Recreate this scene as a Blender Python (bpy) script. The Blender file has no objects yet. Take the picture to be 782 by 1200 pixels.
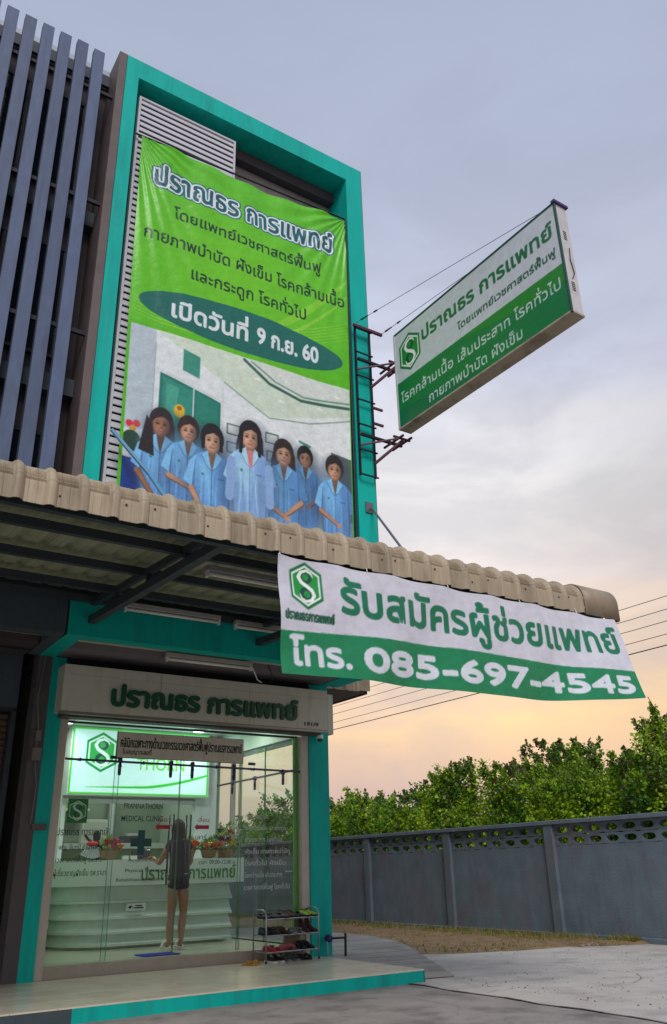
import bpy, bmesh, math, random
import numpy as np
from mathutils import Vector, Matrix
random.seed(7); rng = np.random.default_rng(7)
R = math.radians; PI = math.pi
S = bpy.context.scene
COL = S.collection

# ------------------------------------------------------------------ camera
yaw, pitch, roll = R(33.916), R(23.436), R(1.488)
fw = Vector((math.sin(yaw)*math.cos(pitch), math.cos(yaw)*math.cos(pitch), math.sin(pitch)))
rt = Vector((math.cos(yaw), -math.sin(yaw), 0)); dn = -rt.cross(fw)
r2 = rt*math.cos(roll) + dn*math.sin(roll); d2 = -rt*math.sin(roll) + dn*math.cos(roll)
cd = bpy.data.cameras.new('camera'); cam = bpy.data.objects.new('camera', cd); COL.objects.link(cam)
cd.sensor_fit = 'VERTICAL'; cd.sensor_height = 36; cd.lens = 962.56/1200*36
cd.clip_start = 0.05; cd.clip_end = 2000
M3 = Matrix((r2, -d2, -fw)).transposed()
cam.matrix_world = Matrix.Translation((0, 0, 1.16)) @ M3.to_4x4()
S.camera = cam

# ------------------------------------------------------------------ light
SUN_EL, SUN_AZ = R(44), R(-155)          # azimuth from +Y towards +X
w = bpy.data.worlds.new('World'); S.world = w; w.use_nodes = True
nt = w.node_tree; nt.nodes.clear(); L = nt.links.new
def N(t, **k):
    n = nt.nodes.new(t)
    for a, b in k.items(): setattr(n, a, b)
    return n
def s2l(c):
    return tuple((x/12.92 if x <= .04045 else ((x+.055)/1.055)**2.4) for x in (v/255 for v in c))
out = N('ShaderNodeOutputWorld'); bg = N('ShaderNodeBackground'); bg.inputs[1].default_value = 0.1
L(bg.outputs[0], out.inputs[0])
sky = N('ShaderNodeTexSky', sky_type='NISHITA'); sky.sun_disc = False
sky.sun_elevation = SUN_EL; sky.sun_rotation = SUN_AZ
tc = N('ShaderNodeTexCoord'); sep = N('ShaderNodeSeparateXYZ'); L(tc.outputs['Generated'], sep.inputs[0])
def ramp(stops):
    r = N('ShaderNodeValToRGB'); e = r.color_ramp.elements
    while len(e) < len(stops): e.new(.5)
    for el, (p, c) in zip(e, stops): el.position = p; el.color = (*s2l(c), 1)
    return r
def MATH(op, a, b=None, clamp=False):
    n = N('ShaderNodeMath', operation=op, use_clamp=clamp)
    for i, v in enumerate((a, b)):
        if v is None: continue
        if isinstance(v, (int, float)): n.inputs[i].default_value = v
        else: L(v, n.inputs[i])
    return n.outputs[0]
z = sep.outputs[2]
# soft cloud field, streaky near the horizon
mp = N('ShaderNodeMapping'); L(tc.outputs['Generated'], mp.inputs[0]); mp.inputs['Scale'].default_value = (1.6, 1.6, 7)
mp.inputs['Location'].default_value = (.4, 1.3, .2)
n1 = N('ShaderNodeTexNoise'); L(mp.outputs[0], n1.inputs[0]); n1.inputs['Scale'].default_value = 1.5; n1.inputs['Detail'].default_value = 6; n1.inputs['Roughness'].default_value = .52; n1.inputs['Distortion'].default_value = .25
mp2 = N('ShaderNodeMapping'); L(tc.outputs['Generated'], mp2.inputs[0]); mp2.inputs['Scale'].default_value = (1, 1, 1.8)
n2 = N('ShaderNodeTexNoise'); L(mp2.outputs[0], n2.inputs[0]); n2.inputs['Scale'].default_value = 1.3; n2.inputs['Detail'].default_value = 4
zz = MATH('ADD', z, MATH('MULTIPLY', MATH('SUBTRACT', n1.outputs[0], .5), .16))
warm = ramp([(0, (188, 152, 142)), (.07, (208, 168, 148)), (.14, (240, 200, 144)), (.21, (222, 194, 164)), (.29, (204, 192, 186)), (.40, (208, 204, 200)), (.52, (188, 191, 206)), (.70, (172, 180, 201)), (1, (152, 166, 190))])
cool = ramp([(0, (168, 158, 160)), (.15, (192, 180, 178)), (.35, (186, 184, 192)), (.6, (168, 176, 194)), (1, (152, 166, 190))])
L(zz, warm.inputs[0]); L(zz, cool.inputs[0])
gl = Vector((.603, .695, 0)).normalized()
dp = N('ShaderNodeVectorMath', operation='DOT_PRODUCT'); L(tc.outputs['Generated'], dp.inputs[0]); dp.inputs[1].default_value = gl
fac = MATH('MULTIPLY', MATH('ADD', dp.outputs['Value'], .15), 1.5, True)
mx = N('ShaderNodeMixRGB'); L(fac, mx.inputs[0]); L(cool.outputs[0], mx.inputs[1]); L(warm.outputs[0], mx.inputs[2])
# low broken cloud: thin mauve bars and paler gaps
bar = N('ShaderNodeValToRGB'); bar.color_ramp.elements[0].position = .40; bar.color_ramp.elements[1].position = .66
L(n1.outputs[0], bar.inputs[0])
lowf = MATH('SUBTRACT', 1, MATH('MULTIPLY', MATH('ABSOLUTE', MATH('SUBTRACT', z, .13)), 4.2), True)
barf = MATH('MULTIPLY', MATH('MULTIPLY', bar.outputs[0], lowf), .55)
m2 = N('ShaderNodeMixRGB'); L(barf, m2.inputs[0]); L(mx.outputs[0], m2.inputs[1]); m2.inputs[2].default_value = (*s2l((192, 160, 152)), 1)
gd = N('ShaderNodeVectorMath', operation='DOT_PRODUCT'); L(tc.outputs['Generated'], gd.inputs[0]); gd.inputs[1].default_value = (.596, .712, .370)
glow = MATH('POWER', MATH('MAXIMUM', gd.outputs['Value'], 0), 26)      # thin cloud lit by the low sun behind it
mpc = N('ShaderNodeMapping'); L(tc.outputs['Generated'], mpc.inputs[0]); mpc.inputs['Scale'].default_value = (1.2, 1.2, 3.4); mpc.inputs['Rotation'].default_value = (0, .25, .5)
n4 = N('ShaderNodeTexNoise'); L(mpc.outputs[0], n4.inputs[0]); n4.inputs['Scale'].default_value = 2.6; n4.inputs['Detail'].default_value = 9; n4.inputs['Roughness'].default_value = .56; n4.inputs['Distortion'].default_value = .5
cr = N('ShaderNodeMapRange'); L(n4.outputs[0], cr.inputs[0]); cr.inputs[1].default_value = .38; cr.inputs[2].default_value = .66; cr.interpolation_type = 'SMOOTHSTEP'
cloud = cr.outputs[0]
val = MATH('ADD', MATH('ADD', .78, MATH('MULTIPLY', n2.outputs[0], .22)), MATH('ADD', MATH('MULTIPLY', cloud, .06), MATH('MULTIPLY', glow, MATH('ADD', .26, MATH('MULTIPLY', cloud, .22)))))
m2b = N('ShaderNodeMixRGB'); L(MATH('MULTIPLY', MATH('SUBTRACT', 1, cloud, True), .24), m2b.inputs[0]); L(m2.outputs[0], m2b.inputs[1]); m2b.inputs[2].default_value = (*s2l((172, 176, 194)), 1)
sc10 = N('ShaderNodeVectorMath', operation='SCALE'); L(m2b.outputs[0], sc10.inputs[0]); L(MATH('MULTIPLY', val, 10), sc10.inputs['Scale'])
m3 = N('ShaderNodeMixRGB'); m3.inputs[0].default_value = .93; L(sky.outputs[0], m3.inputs[1]); L(sc10.outputs[0], m3.inputs[2])
L(m3.outputs[0], bg.inputs[0])

sd = bpy.data.lights.new('sun', 'SUN'); sd.energy = 1.5; sd.angle = R(24); sd.color = (1, .95, .9)
so = bpy.data.objects.new('sun', sd); COL.objects.link(so)
sv = Vector((math.sin(SUN_AZ)*math.cos(SUN_EL), math.cos(SUN_AZ)*math.cos(SUN_EL), math.sin(SUN_EL)))
so.rotation_euler = sv.to_track_quat('Z', 'Y').to_euler(); so.location = sv*60

S.view_settings.view_transform = 'Standard'; S.view_settings.look = 'None'
S.view_settings.gamma = 1; S.view_settings.exposure = 0.31
S.cycles.max_bounces = 8; S.cycles.transparent_max_bounces = 16
S.cycles.caustics_reflective = False; S.cycles.caustics_refractive = False
S.cycles.use_denoising = True

# ------------------------------------------------------------------ materials
MATS = {}
def mat(name, rgb, rough=.6, metal=0, var=.12, nscale=6, bump=.0, bscale=60, spec=.5, emit=None, estr=1, detail=5, dirt=None, dirtamt=.5, dirtscale=2.5, stretch=(1, 1, 1), streak=None, streakamt=.5, objrand=0):
    if name in MATS: return MATS[name]
    m = bpy.data.materials.new(name); m.use_nodes = True; t = m.node_tree; nd = t.nodes; l = t.links.new
    b = nd['Principled BSDF']; b.inputs['Roughness'].default_value = rough; b.inputs['Metallic'].default_value = metal
    b.inputs['Specular IOR Level'].default_value = spec
    c = s2l(rgb)
    g = nd.new('ShaderNodeNewGeometry')
    mpn = nd.new('ShaderNodeMapping'); l(g.outputs['Position'], mpn.inputs[0]); mpn.inputs['Scale'].default_value = stretch
    ns = nd.new('ShaderNodeTexNoise'); l(mpn.outputs[0], ns.inputs[0]); ns.inputs['Scale'].default_value = nscale; ns.inputs['Detail'].default_value = detail
    ns.inputs['Roughness'].default_value = .6
    mr = nd.new('ShaderNodeMapRange'); l(ns.outputs[0], mr.inputs[0]); mr.inputs[1].default_value = .25; mr.inputs[2].default_value = .75
    mr.inputs[3].default_value = 1-var; mr.inputs[4].default_value = 1+var
    vm = nd.new('ShaderNodeVectorMath'); vm.operation = 'SCALE'; vm.inputs[0].default_value = c; l(mr.outputs[0], vm.inputs['Scale'])
    last = vm.outputs[0]
    if dirt:
        n3 = nd.new('ShaderNodeTexNoise'); l(mpn.outputs[0], n3.inputs[0]); n3.inputs['Scale'].default_value = dirtscale; n3.inputs['Detail'].default_value = 8; n3.inputs['Roughness'].default_value = .65
        r3 = nd.new('ShaderNodeMapRange'); l(n3.outputs[0], r3.inputs[0]); r3.inputs[1].default_value = .48; r3.inputs[2].default_value = .7; r3.inputs[4].default_value = dirtamt
        mm = nd.new('ShaderNodeMixRGB'); l(r3.outputs[0], mm.inputs[0]); l(last, mm.inputs[1]); mm.inputs[2].default_value = (*s2l(dirt), 1); last = mm.outputs[0]
    if streak:     # rain runs
        ms_ = nd.new('ShaderNodeMapping'); l(g.outputs['Position'], ms_.inputs[0]); ms_.inputs['Scale'].default_value = (9, 9, .55)
        n5 = nd.new('ShaderNodeTexNoise'); l(ms_.outputs[0], n5.inputs[0]); n5.inputs['Scale'].default_value = 1.3; n5.inputs['Detail'].default_value = 7; n5.inputs['Roughness'].default_value = .7
        r5 = nd.new('ShaderNodeMapRange'); l(n5.outputs[0], r5.inputs[0]); r5.inputs[1].default_value = .54; r5.inputs[2].default_value = .72; r5.inputs[4].default_value = streakamt
        m5 = nd.new('ShaderNodeMixRGB'); l(r5.outputs[0], m5.inputs[0]); l(last, m5.inputs[1]); m5.inputs[2].default_value = (*s2l(streak), 1); last = m5.outputs[0]
    if objrand:    # piece to piece difference
        oi = nd.new('ShaderNodeObjectInfo'); r6 = nd.new('ShaderNodeMapRange'); l(oi.outputs['Random'], r6.inputs[0]); r6.inputs[3].default_value = 1-objrand; r6.inputs[4].default_value = 1+objrand*.6
        v6 = nd.new('ShaderNodeVectorMath'); v6.operation = 'SCALE'; l(last, v6.inputs[0]); l(r6.outputs[0], v6.inputs['Scale']); last = v6.outputs[0]
    l(last, b.inputs['Base Color'])
    if bump:
        nb = nd.new('ShaderNodeTexNoise'); l(g.outputs['Position'], nb.inputs[0]); nb.inputs['Scale'].default_value = bscale; nb.inputs['Detail'].default_value = 4
        bp = nd.new('ShaderNodeBump'); bp.inputs['Strength'].default_value = bump; bp.inputs['Distance'].default_value = .01
        l(nb.outputs[0], bp.inputs['Height']); l(bp.outputs[0], b.inputs['Normal'])
    if emit: b.inputs['Emission Color'].default_value = (*s2l(emit), 1); b.inputs['Emission Strength'].default_value = estr
    MATS[name] = m; return m
def vmat(name, rough=.6, emit=0, trans=0, weave=0):
    """colour comes from the mesh's print attribute"""
    m = bpy.data.materials.new(name); m.use_nodes = True; t = m.node_tree; nd = t.nodes; l = t.links.new
    b = nd['Principled BSDF']; b.inputs['Roughness'].default_value = rough
    a = nd.new('ShaderNodeAttribute'); a.attribute_name = 'print'
    g = nd.new('ShaderNodeNewGeometry'); ns = nd.new('ShaderNodeTexNoise'); l(g.outputs['Position'], ns.inputs[0]); ns.inputs['Scale'].default_value = 9; ns.inputs['Detail'].default_value = 8
    mr = nd.new('ShaderNodeMapRange'); l(ns.outputs[0], mr.inputs[0]); mr.inputs[1].default_value = .3; mr.inputs[2].default_value = .7; mr.inputs[3].default_value = .9; mr.inputs[4].default_value = 1.06
    vm = nd.new('ShaderNodeVectorMath'); vm.operation = 'SCALE'; l(a.outputs['Color'], vm.inputs[0]); l(mr.outputs[0], vm.inputs['Scale'])
    l(vm.outputs[0], b.inputs['Base Color'])
    if weave:
        nb = nd.new('ShaderNodeTexNoise'); l(g.outputs['Position'], nb.inputs[0]); nb.inputs['Scale'].default_value = 14; nb.inputs['Detail'].default_value = 5
        bp = nd.new('ShaderNodeBump'); bp.inputs['Strength'].default_value = weave; bp.inputs['Distance'].default_value = .02; l(nb.outputs[0], bp.inputs['Height']); l(bp.outputs[0], b.inputs['Normal'])
    if emit: l(a.outputs['Color'], b.inputs['Emission Color']); b.inputs['Emission Strength'].default_value = emit
    return m
def glassmat(name, tint, extra=.04):
    m = bpy.data.materials.new(name); m.use_nodes = True; t = m.node_tree; nd = t.nodes; l = t.links.new
    nd.remove(nd['Principled BSDF']); o = nd['Material Output']
    tr = nd.new('ShaderNodeBsdfTransparent'); tr.inputs[0].default_value = (*tint, 1)
    gg = nd.new('ShaderNodeBsdfGlossy'); gg.inputs['Roughness'].default_value = .02
    lw = nd.new('ShaderNodeFresnel'); lw.inputs[0].default_value = 1.5; ge = nd.new('ShaderNodeNewGeometry')
    iv = nd.new('ShaderNodeMath'); iv.operation = 'SUBTRACT'; iv.inputs[0].default_value = 1; l(ge.outputs['Backfacing'], iv.inputs[1])   # the pane's inner face does not mirror twice
    ad = nd.new('ShaderNodeMath'); ad.operation = 'MULTIPLY'; l(lw.outputs[0], ad.inputs[0]); l(iv.outputs[0], ad.inputs[1])
    mxs = nd.new('ShaderNodeMixShader'); l(ad.outputs[0], mxs.inputs[0]); l(tr.outputs[0], mxs.inputs[1]); l(gg.outputs[0], mxs.inputs[2]); l(mxs.outputs[0], o.inputs[0])
    return m
turq = mat('turquoise_paint', (0, 182, 170), .62, var=.08, nscale=4, bump=.18, bscale=22, dirt=(6, 140, 132), dirtamt=.6, dirtscale=2.6, stretch=(1.6, 1.6, .22), spec=.25, detail=9, streak=(70, 130, 124), streakamt=.35)
brown = mat('dark_brown_paint', (100, 88, 88), .6, var=.1, bump=.1, dirt=(74, 62, 60), dirtamt=.5)
navy = mat('dark_neighbour_paint', (64, 78, 86), .7, var=.15, bump=.15)
slatm = mat('slat_metal', (82, 96, 126), .55, streak=(52, 62, 84), streakamt=.5, objrand=.15, var=.16, nscale=14, bump=.25, bscale=90, metal=.15, stretch=(1, 1, .25), dirt=(70, 82, 108), dirtamt=.5, dirtscale=3)
beige = mat('beige_tile', (188, 182, 170), .35, streak=(150, 140, 124), streakamt=.4, var=.07, nscale=9, bump=.04)
cream = mat('cream_roof_sheet', (176, 161, 137), .5, streak=(104, 84, 62), streakamt=.5, objrand=.14, var=.12, nscale=14, bump=.1, bscale=40, dirt=(124, 108, 86), dirtamt=.7, dirtscale=5, stretch=(1.4, 1, .22), detail=9)
soffitm = mat('soffit_cream', (200, 190, 168), .7, var=.06)
conc = mat('plain_concrete_wall', (150, 146, 144), .85, var=.1, bump=.2, dirt=(110, 104, 100), dirtamt=.6)
blackm = mat('black_steel', (34, 32, 42), .45, var=.2, metal=.3)
steeldark = mat('dark_painted_steel', (52, 62, 70), .5, var=.15)
rust = mat('primer_red_steel', (88, 42, 62), .6, var=.25, nscale=20)
chrome = mat('brushed_steel', (168, 168, 170), .32, metal=1, var=.05)
white = mat('white_enamel', (226, 228, 230), .35, var=.03)
galv = mat('galvanised_steel', (150, 168, 184), .35, metal=.5, var=.1)
darkgreen = mat('lettering_green', (14, 84, 58), .4, var=.08)
glass = glassmat('green_float_glass', (.925, .975, .945))
glassedge = mat('glass_edge_green', (84, 124, 96), .3, var=.05)
roomwall = mat('shop_wall', (190, 206, 190), .6, var=.04)
backwall = mat('back_room_wall', (146, 164, 142), .6, var=.08, nscale=3)
floorin = mat('shop_floor_tile', (206, 206, 178), .18, var=.06)
counterw = mat('counter_laminate', (216, 226, 220), .3, var=.03)
counterg = mat('counter_board_grey_green', (210, 222, 214), .22, var=.18, nscale=1.6)
lampoff = mat('fluorescent_tube_unlit', (235, 235, 225), .3, var=.02)
lamplit = mat('lit_lamp', (255, 255, 250), .3, emit=(245, 255, 250), estr=6)

# ------------------------------------------------------------------ scene helpers
WL = {}
def thing(name, label, cat, loc=(0, 0, 0), group=None):
    o = bpy.data.objects.new(name, None); COL.objects.link(o); o.location = loc; o.empty_display_size = .2
    WL[o.name] = Vector(loc); o['label'] = label; o['category'] = cat
    if group: o['group'] = group
    return o
def link(name, me, parent=None, loc=None, material=None):
    """mesh in world coordinates (or around loc)"""
    o = bpy.data.objects.new(name, me); COL.objects.link(o)
    wl = Vector(loc) if loc is not None else Vector((0, 0, 0))
    if parent is not None:
        o.parent = parent; o.location = wl - WL[parent.name]
    else: o.location = wl
    WL[o.name] = wl
    if material and not me.materials: me.materials.append(material)
    return o
def tag(o, label=None, cat=None, group=None, kind=None):
    if label: o['label'] = label
    if cat: o['category'] = cat
    if group: o['group'] = group
    if kind: o['kind'] = kind
    return o
class MB:
    def __init__(s): s.v = []; s.f = []; s.m = []; s.cur = 0
    def add(s, vs, fs):
        n = len(s.v); s.v += [tuple(v) for v in vs]; s.f += [tuple(n+i for i in f) for f in fs]; s.m += [s.cur]*len(fs); return s
    def box(s, x0, x1, y0, y1, z0, z1):
        vs = [(x, y, zz) for zz in (z0, z1) for y in (y0, y1) for x in (x0, x1)]
        return s.add(vs, [(0, 2, 3, 1), (4, 5, 7, 6), (0, 1, 5, 4), (2, 6, 7, 3), (0, 4, 6, 2), (1, 3, 7, 5)])
    def tube(s, pts, r, n=8, cap=True, radii=None):
        pts = [Vector(p) for p in pts]; rings = []
        t0 = (pts[1]-pts[0]).normalized(); up = Vector((0, 0, 1)) if abs(t0.z) < .9 else Vector((0, 1, 0))
        u = t0.cross(up).normalized()
        vs = []
        for i, p in enumerate(pts):
            t = (pts[min(i+1, len(pts)-1)]-pts[max(i-1, 0)]).normalized()
            u = (u - t*u.dot(t)).normalized(); v = t.cross(u); rr = radii[i] if radii else r
            for k in range(n):
                a = 2*PI*(k+.5)/n; vs.append(p+u*math.cos(a)*rr+v*math.sin(a)*rr)
        fs = []
        for i in range(len(pts)-1):
            for k in range(n):
                a = i*n+k; b = i*n+(k+1) % n; fs.append((a, b, b+n, a+n))
        if cap: fs += [tuple(range(n))[::-1], tuple(range((len(pts)-1)*n, len(pts)*n))]
        return s.add(vs, fs)
    def bar(s, p, q, a, b=None):       # square section bar
        return s.tube([p, q], (a)*.7071, 4)
    def lathe(s, prof, c, n=16):
        vs = [(c[0]+r*math.cos(2*PI*k/n), c[1]+r*math.sin(2*PI*k/n), c[2]+h) for r, h in prof for k in range(n)]
        fs = [(i*n+k, i*n+(k+1) % n, (i+1)*n+(k+1) % n, (i+1)*n+k) for i in range(len(prof)-1) for k in range(n)]
        fs += [tuple(range(n))[::-1], tuple(range((len(prof)-1)*n, len(prof)*n))]
        return s.add(vs, fs)
    def ell(s, c, r, n=10, m=7):
        vs = []; fs = []
        for i in range(m+1):
            th = PI*i/m
            for k in range(n): vs.append((c[0]+r[0]*math.sin(th)*math.cos(2*PI*k/n), c[1]+r[1]*math.sin(th)*math.sin(2*PI*k/n), c[2]+r[2]*math.cos(th)))
        for i in range(m):
            for k in range(n): fs.append((i*n+k, (i+1)*n+k, (i+1)*n+(k+1) % n, i*n+(k+1) % n))
        return s.add(vs, fs)
    def mesh(s, name, mats, smooth=False, bevel=0):
        me = bpy.data.meshes.new(name); me.from_pydata(s.v, [], s.f)
        for m in (mats if isinstance(mats, (list, tuple)) else [mats]): me.materials.append(m)
        if any(s.m): me.polygons.foreach_set('material_index', s.m)
        if bevel:
            bm = bmesh.new(); bm.from_mesh(me); bmesh.ops.remove_doubles(bm, verts=bm.verts, dist=1e-5)
            bmesh.ops.bevel(bm, geom=[e for e in bm.edges], offset=bevel, segments=1, affect='EDGES', clamp_overlap=True)
            bm.to_mesh(me); bm.free()
        if smooth: me.polygons.foreach_set('use_smooth', [True]*len(me.polygons))
        me.update(); return me
    def build(s, name, mats, parent=None, smooth=False, bevel=0, loc=None):
        return link(name, s.mesh(name, mats, smooth, bevel), parent, loc)
def box(name, parent, m, x0, x1, y0, y1, z0, z1, bevel=0):
    return MB().box(x0, x1, y0, y1, z0, z1).build(name, m, parent, bevel=bevel)

# ------------------------------------------------------------------ lettering (the font's own Thai shapes; tone marks lifted over upper vowels)
UP = set('\u0e31\u0e34\u0e35\u0e36\u0e37\u0e47'); TONE = set('\u0e48\u0e49\u0e4a\u0e4b\u0e4c')
_tc = {}
def raw_text(s, offset=0):
    if (s, offset) in _tc: return _tc[(s, offset)]
    c = bpy.data.curves.new('lettering_source', 'FONT'); c.body = s; c.size = 1; c.offset = offset; c.resolution_u = 4
    o = bpy.data.objects.new('lettering_source', c); COL.objects.link(o)
    dg = bpy.context.evaluated_depsgraph_get(); me = o.evaluated_get(dg).to_mesh()
    v = np.empty(len(me.vertices)*3, np.float32); me.vertices.foreach_get('co', v); v = v.reshape(-1, 3)[:, :2].copy()
    me.calc_loop_triangles(); t = np.empty(len(me.loop_triangles)*3, np.int32); me.loop_triangles.foreach_get('vertices', t); t = t.reshape(-1, 3).copy()
    o.evaluated_get(dg).to_mesh_clear(); bpy.data.objects.remove(o); bpy.data.curves.remove(c)
    _tc[(s, offset)] = (v, t); return v, t
def text_geo(s, offset=0):
    plain = ''; lifts = []
    for i, ch in enumerate(s):
        if ch in TONE and i and s[i-1] in UP: lifts.append((plain, ch)); continue
        plain += ch
    v, t = raw_text(plain, offset); vs = [v]; ts = [t]; n = len(v)
    bar0 = raw_text('|')[0][:, 0].max()
    for pre, ch in lifts:
        adv = raw_text(pre+'|')[0][:, 0].max()-bar0
        a, b = raw_text(ch, offset); a = a+np.array([adv, .20], np.float32)
        vs.append(a); ts.append(b+n); n += len(a)
    return np.concatenate(vs), np.concatenate(ts)
BODY = float(np.ptp(raw_text('\u0e01')[0][:, 1])); CAP = float(np.ptp(raw_text('H')[0][:, 1]))
def fit_text(s, x0, x1, base, h, latin=False, offset=0):
    """ink from x0 to x1, consonant (or capital) height h"""
    v, t = text_geo(s, offset); v = v.copy(); a, b = v[:, 0].min(), v[:, 0].max()
    v[:, 0] = x0+(v[:, 0]-a)/(b-a)*(x1-x0); v[:, 1] = base+v[:, 1]*h/(CAP if latin else BODY); return v, t
def letter_mesh(name, v, t, depth, place, m, parent):
    """raised letters; place(u, v, d) -> world point; d is how proud"""
    n = len(v); ed = {}
    for a, b, c in t:
        for e in ((a, b), (b, c), (c, a)): ed[e] = ed.get(e, 0)+1
    vs = [place(p[0], p[1], depth) for p in v]; fs = [tuple(int(i) for i in f) for f in t]
    if depth > .004:
        vs += [place(p[0], p[1], 0) for p in v]
        fs += [(int(a), int(b), int(b)+n, int(a)+n) for (a, b) in ed if (b, a) not in ed]
    me = bpy.data.meshes.new(name); me.from_pydata(vs, [], fs); me.materials.append(m)
    return link(name, me, parent)
class Print:
    """a flat print worked out as colours, w x h metres, origin lower left"""
    def __init__(s, w, h, res, bg, ss=3):
        s.w, s.h, s.nx, s.ny, s.ss = w, h, int(round(w/res)), int(round(h/res)), ss
        s.sx = s.nx*ss/w; s.sy = s.ny*ss/h
        s.img = np.empty((s.ny*ss, s.nx*ss, 3), np.float32); s.img[:] = np.array(bg, np.float32)/255
    def _bb(s, x0, x1, y0, y1):
        return (max(0, int(x0*s.sx)-1), min(s.img.shape[1], int(x1*s.sx)+2), max(0, int(y0*s.sy)-1), min(s.img.shape[0], int(y1*s.sy)+2))
    def _grid(s, bb):
        return np.meshgrid((np.arange(bb[0], bb[1])+.5)/s.sx, (np.arange(bb[2], bb[3])+.5)/s.sy)
    def paint(s, bb, mask, col, alpha=1):
        reg = s.img[bb[2]:bb[3], bb[0]:bb[1]]; a = (mask.astype(np.float32)*alpha)[..., None]
        c = np.array(col, np.float32)/255 if not isinstance(col, np.ndarray) else col
        reg[:] = reg*(1-a)+c*a
    def poly(s, pts, col, alpha=1):
        p = np.array(pts, float); bb = s._bb(p[:, 0].min(), p[:, 0].max(), p[:, 1].min(), p[:, 1].max())
        if bb[0] >= bb[1] or bb[2] >= bb[3]: return
        X, Y = s._grid(bb); m = np.zeros(X.shape, bool)
        for (xa, ya), (xb, yb) in zip(p, np.roll(p, -1, 0)):
            if ya == yb: continue
            m ^= ((Y >= ya) != (Y >= yb)) & (X < (xb-xa)*(Y-ya)/(yb-ya)+xa)
        s.paint(bb, m, col, alpha)
    def rect(s, x0, x1, y0, y1, col, alpha=1): s.poly([(x0, y0), (x1, y0), (x1, y1), (x0, y1)], col, alpha)
    def ellipse(s, cx, cy, rx, ry, col, alpha=1, rot=0, soft=0):
        r = max(rx, ry)*(1+soft); bb = s._bb(cx-r, cx+r, cy-r, cy+r)
        if bb[0] >= bb[1] or bb[2] >= bb[3]: return
        X, Y = s._grid(bb); X = X-cx; Y = Y-cy; c, n = math.cos(rot), math.sin(rot)
        d = np.sqrt(((X*c+Y*n)/rx)**2+((-X*n+Y*c)/ry)**2)
        m = np.clip((1+soft-d)/(2*soft), 0, 1) if soft else d <= 1
        s.paint(bb, m, col, alpha)
    def stroke(s, pts, wd, col, alpha=1):
        p = np.array(pts, float); ww = np.array(wd if hasattr(wd, '__len__') else [wd]*len(p), float)
        mw = ww.max(); bb = s._bb(p[:, 0].min()-mw, p[:, 0].max()+mw, p[:, 1].min()-mw, p[:, 1].max()+mw)
        if bb[0] >= bb[1] or bb[2] >= bb[3]: return
        X, Y = s._grid(bb); m = np.zeros(X.shape, bool)
        for i in range(len(p)-1):
            a, b = p[i], p[i+1]; d = b-a; q = (d*d).sum() or 1e-9
            t = np.clip(((X-a[0])*d[0]+(Y-a[1])*d[1])/q, 0, 1)
            m |= (X-a[0]-t*d[0])**2+(Y-a[1]-t*d[1])**2 <= ((ww[i]+(ww[i+1]-ww[i])*t)/2)**2
        s.paint(bb, m, col, alpha)
    def text(s, txt, x0, x1, base, h, col, bold=0, outline=None, latin=False, slant=0, wave=None, alpha=1):
        v, t = fit_text(txt, x0, x1, base, h, latin)
        if slant: v[:, 1] += (v[:, 0]-x0)*slant
        if wave is not None: v[:, 1] += wave(v[:, 0])
        pad = bold+(outline[1] if outline else 0)+.02
        bb = s._bb(v[:, 0].min()-pad, v[:, 0].max()+pad, v[:, 1].min()-pad, v[:, 1].max()+pad)
        m = np.zeros((bb[3]-bb[2], bb[1]-bb[0]), bool); P = np.stack([v[:, 0]*s.sx-bb[0]-.5, v[:, 1]*s.sy-bb[2]-.5], 1)
        H, W = m.shape
        for tri in t:
            a, b, c = P[tri]; x0_ = max(0, int(min(a[0], b[0], c[0]))); x1_ = min(W, int(max(a[0], b[0], c[0]))+2)
            y0_ = max(0, int(min(a[1], b[1], c[1]))); y1_ = min(H, int(max(a[1], b[1], c[1]))+2)
            if x0_ >= x1_ or y0_ >= y1_: continue
            X = np.arange(x0_, x1_)[None, :]; Y = np.arange(y0_, y1_)[:, None]
            e = lambda p, q: (q[0]-p[0])*(Y-p[1])-(q[1]-p[1])*(X-p[0])
            e0, e1, e2 = e(a, b), e(b, c), e(c, a)
            m[y0_:y1_, x0_:x1_] |= ((e0 >= -.01) & (e1 >= -.01) & (e2 >= -.01)) | ((e0 <= .01) & (e1 <= .01) & (e2 <= .01))
        def dil(m, r):
            k = int(round(r)); o = m.copy()
            for dy in range(-k, k+1):
                dx = int(math.sqrt(max(0, r*r-dy*dy)))
                row = m.copy(); 
                for q in range(1, dx+1): row[:, q:] |= m[:, :-q]; row[:, :-q] |= m[:, q:]
                if dy > 0: o[dy:] |= row[:-dy]
                elif dy < 0: o[:dy] |= row[-dy:]
                else: o |= row
            return o
        m = dil(m, bold*s.sx) if bold else m
        if outline:
            if len(outline) > 2: s.paint(bb, dil(m, (outline[1]+outline[2])*s.sx), outline[3])
            s.paint(bb, dil(m, outline[1]*s.sx), outline[0])
        s.paint(bb, m, col, alpha)
    def logo(s, cx, cy, rw, rh, ring=(255, 255, 255), g1=(20, 150, 70), g2=(10, 110, 60)):
        hexa = lambda k: [(cx+x*rw*k, cy+y*rh*k) for x, y in ((0, 1), (1, .55), (1, -.55), (0, -1), (-1, -.55), (-1, .55))]
        s.poly(hexa(1), g2); s.poly(hexa(.86), ring); s.poly(hexa(.77), g1)
        s.ellipse(cx+.06*rw, cy+.34*rh, .34*rw, .25*rh, (8, 70, 60)); s.ellipse(cx-.06*rw, cy-.34*rh, .36*rw, .27*rh, (8, 70, 60))
        s.ellipse(cx+.0*rw, cy+.36*rh, .20*rw, .15*rh, g1); s.ellipse(cx+.02*rw, cy-.36*rh, .20*rw, .15*rh, g1)
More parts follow.
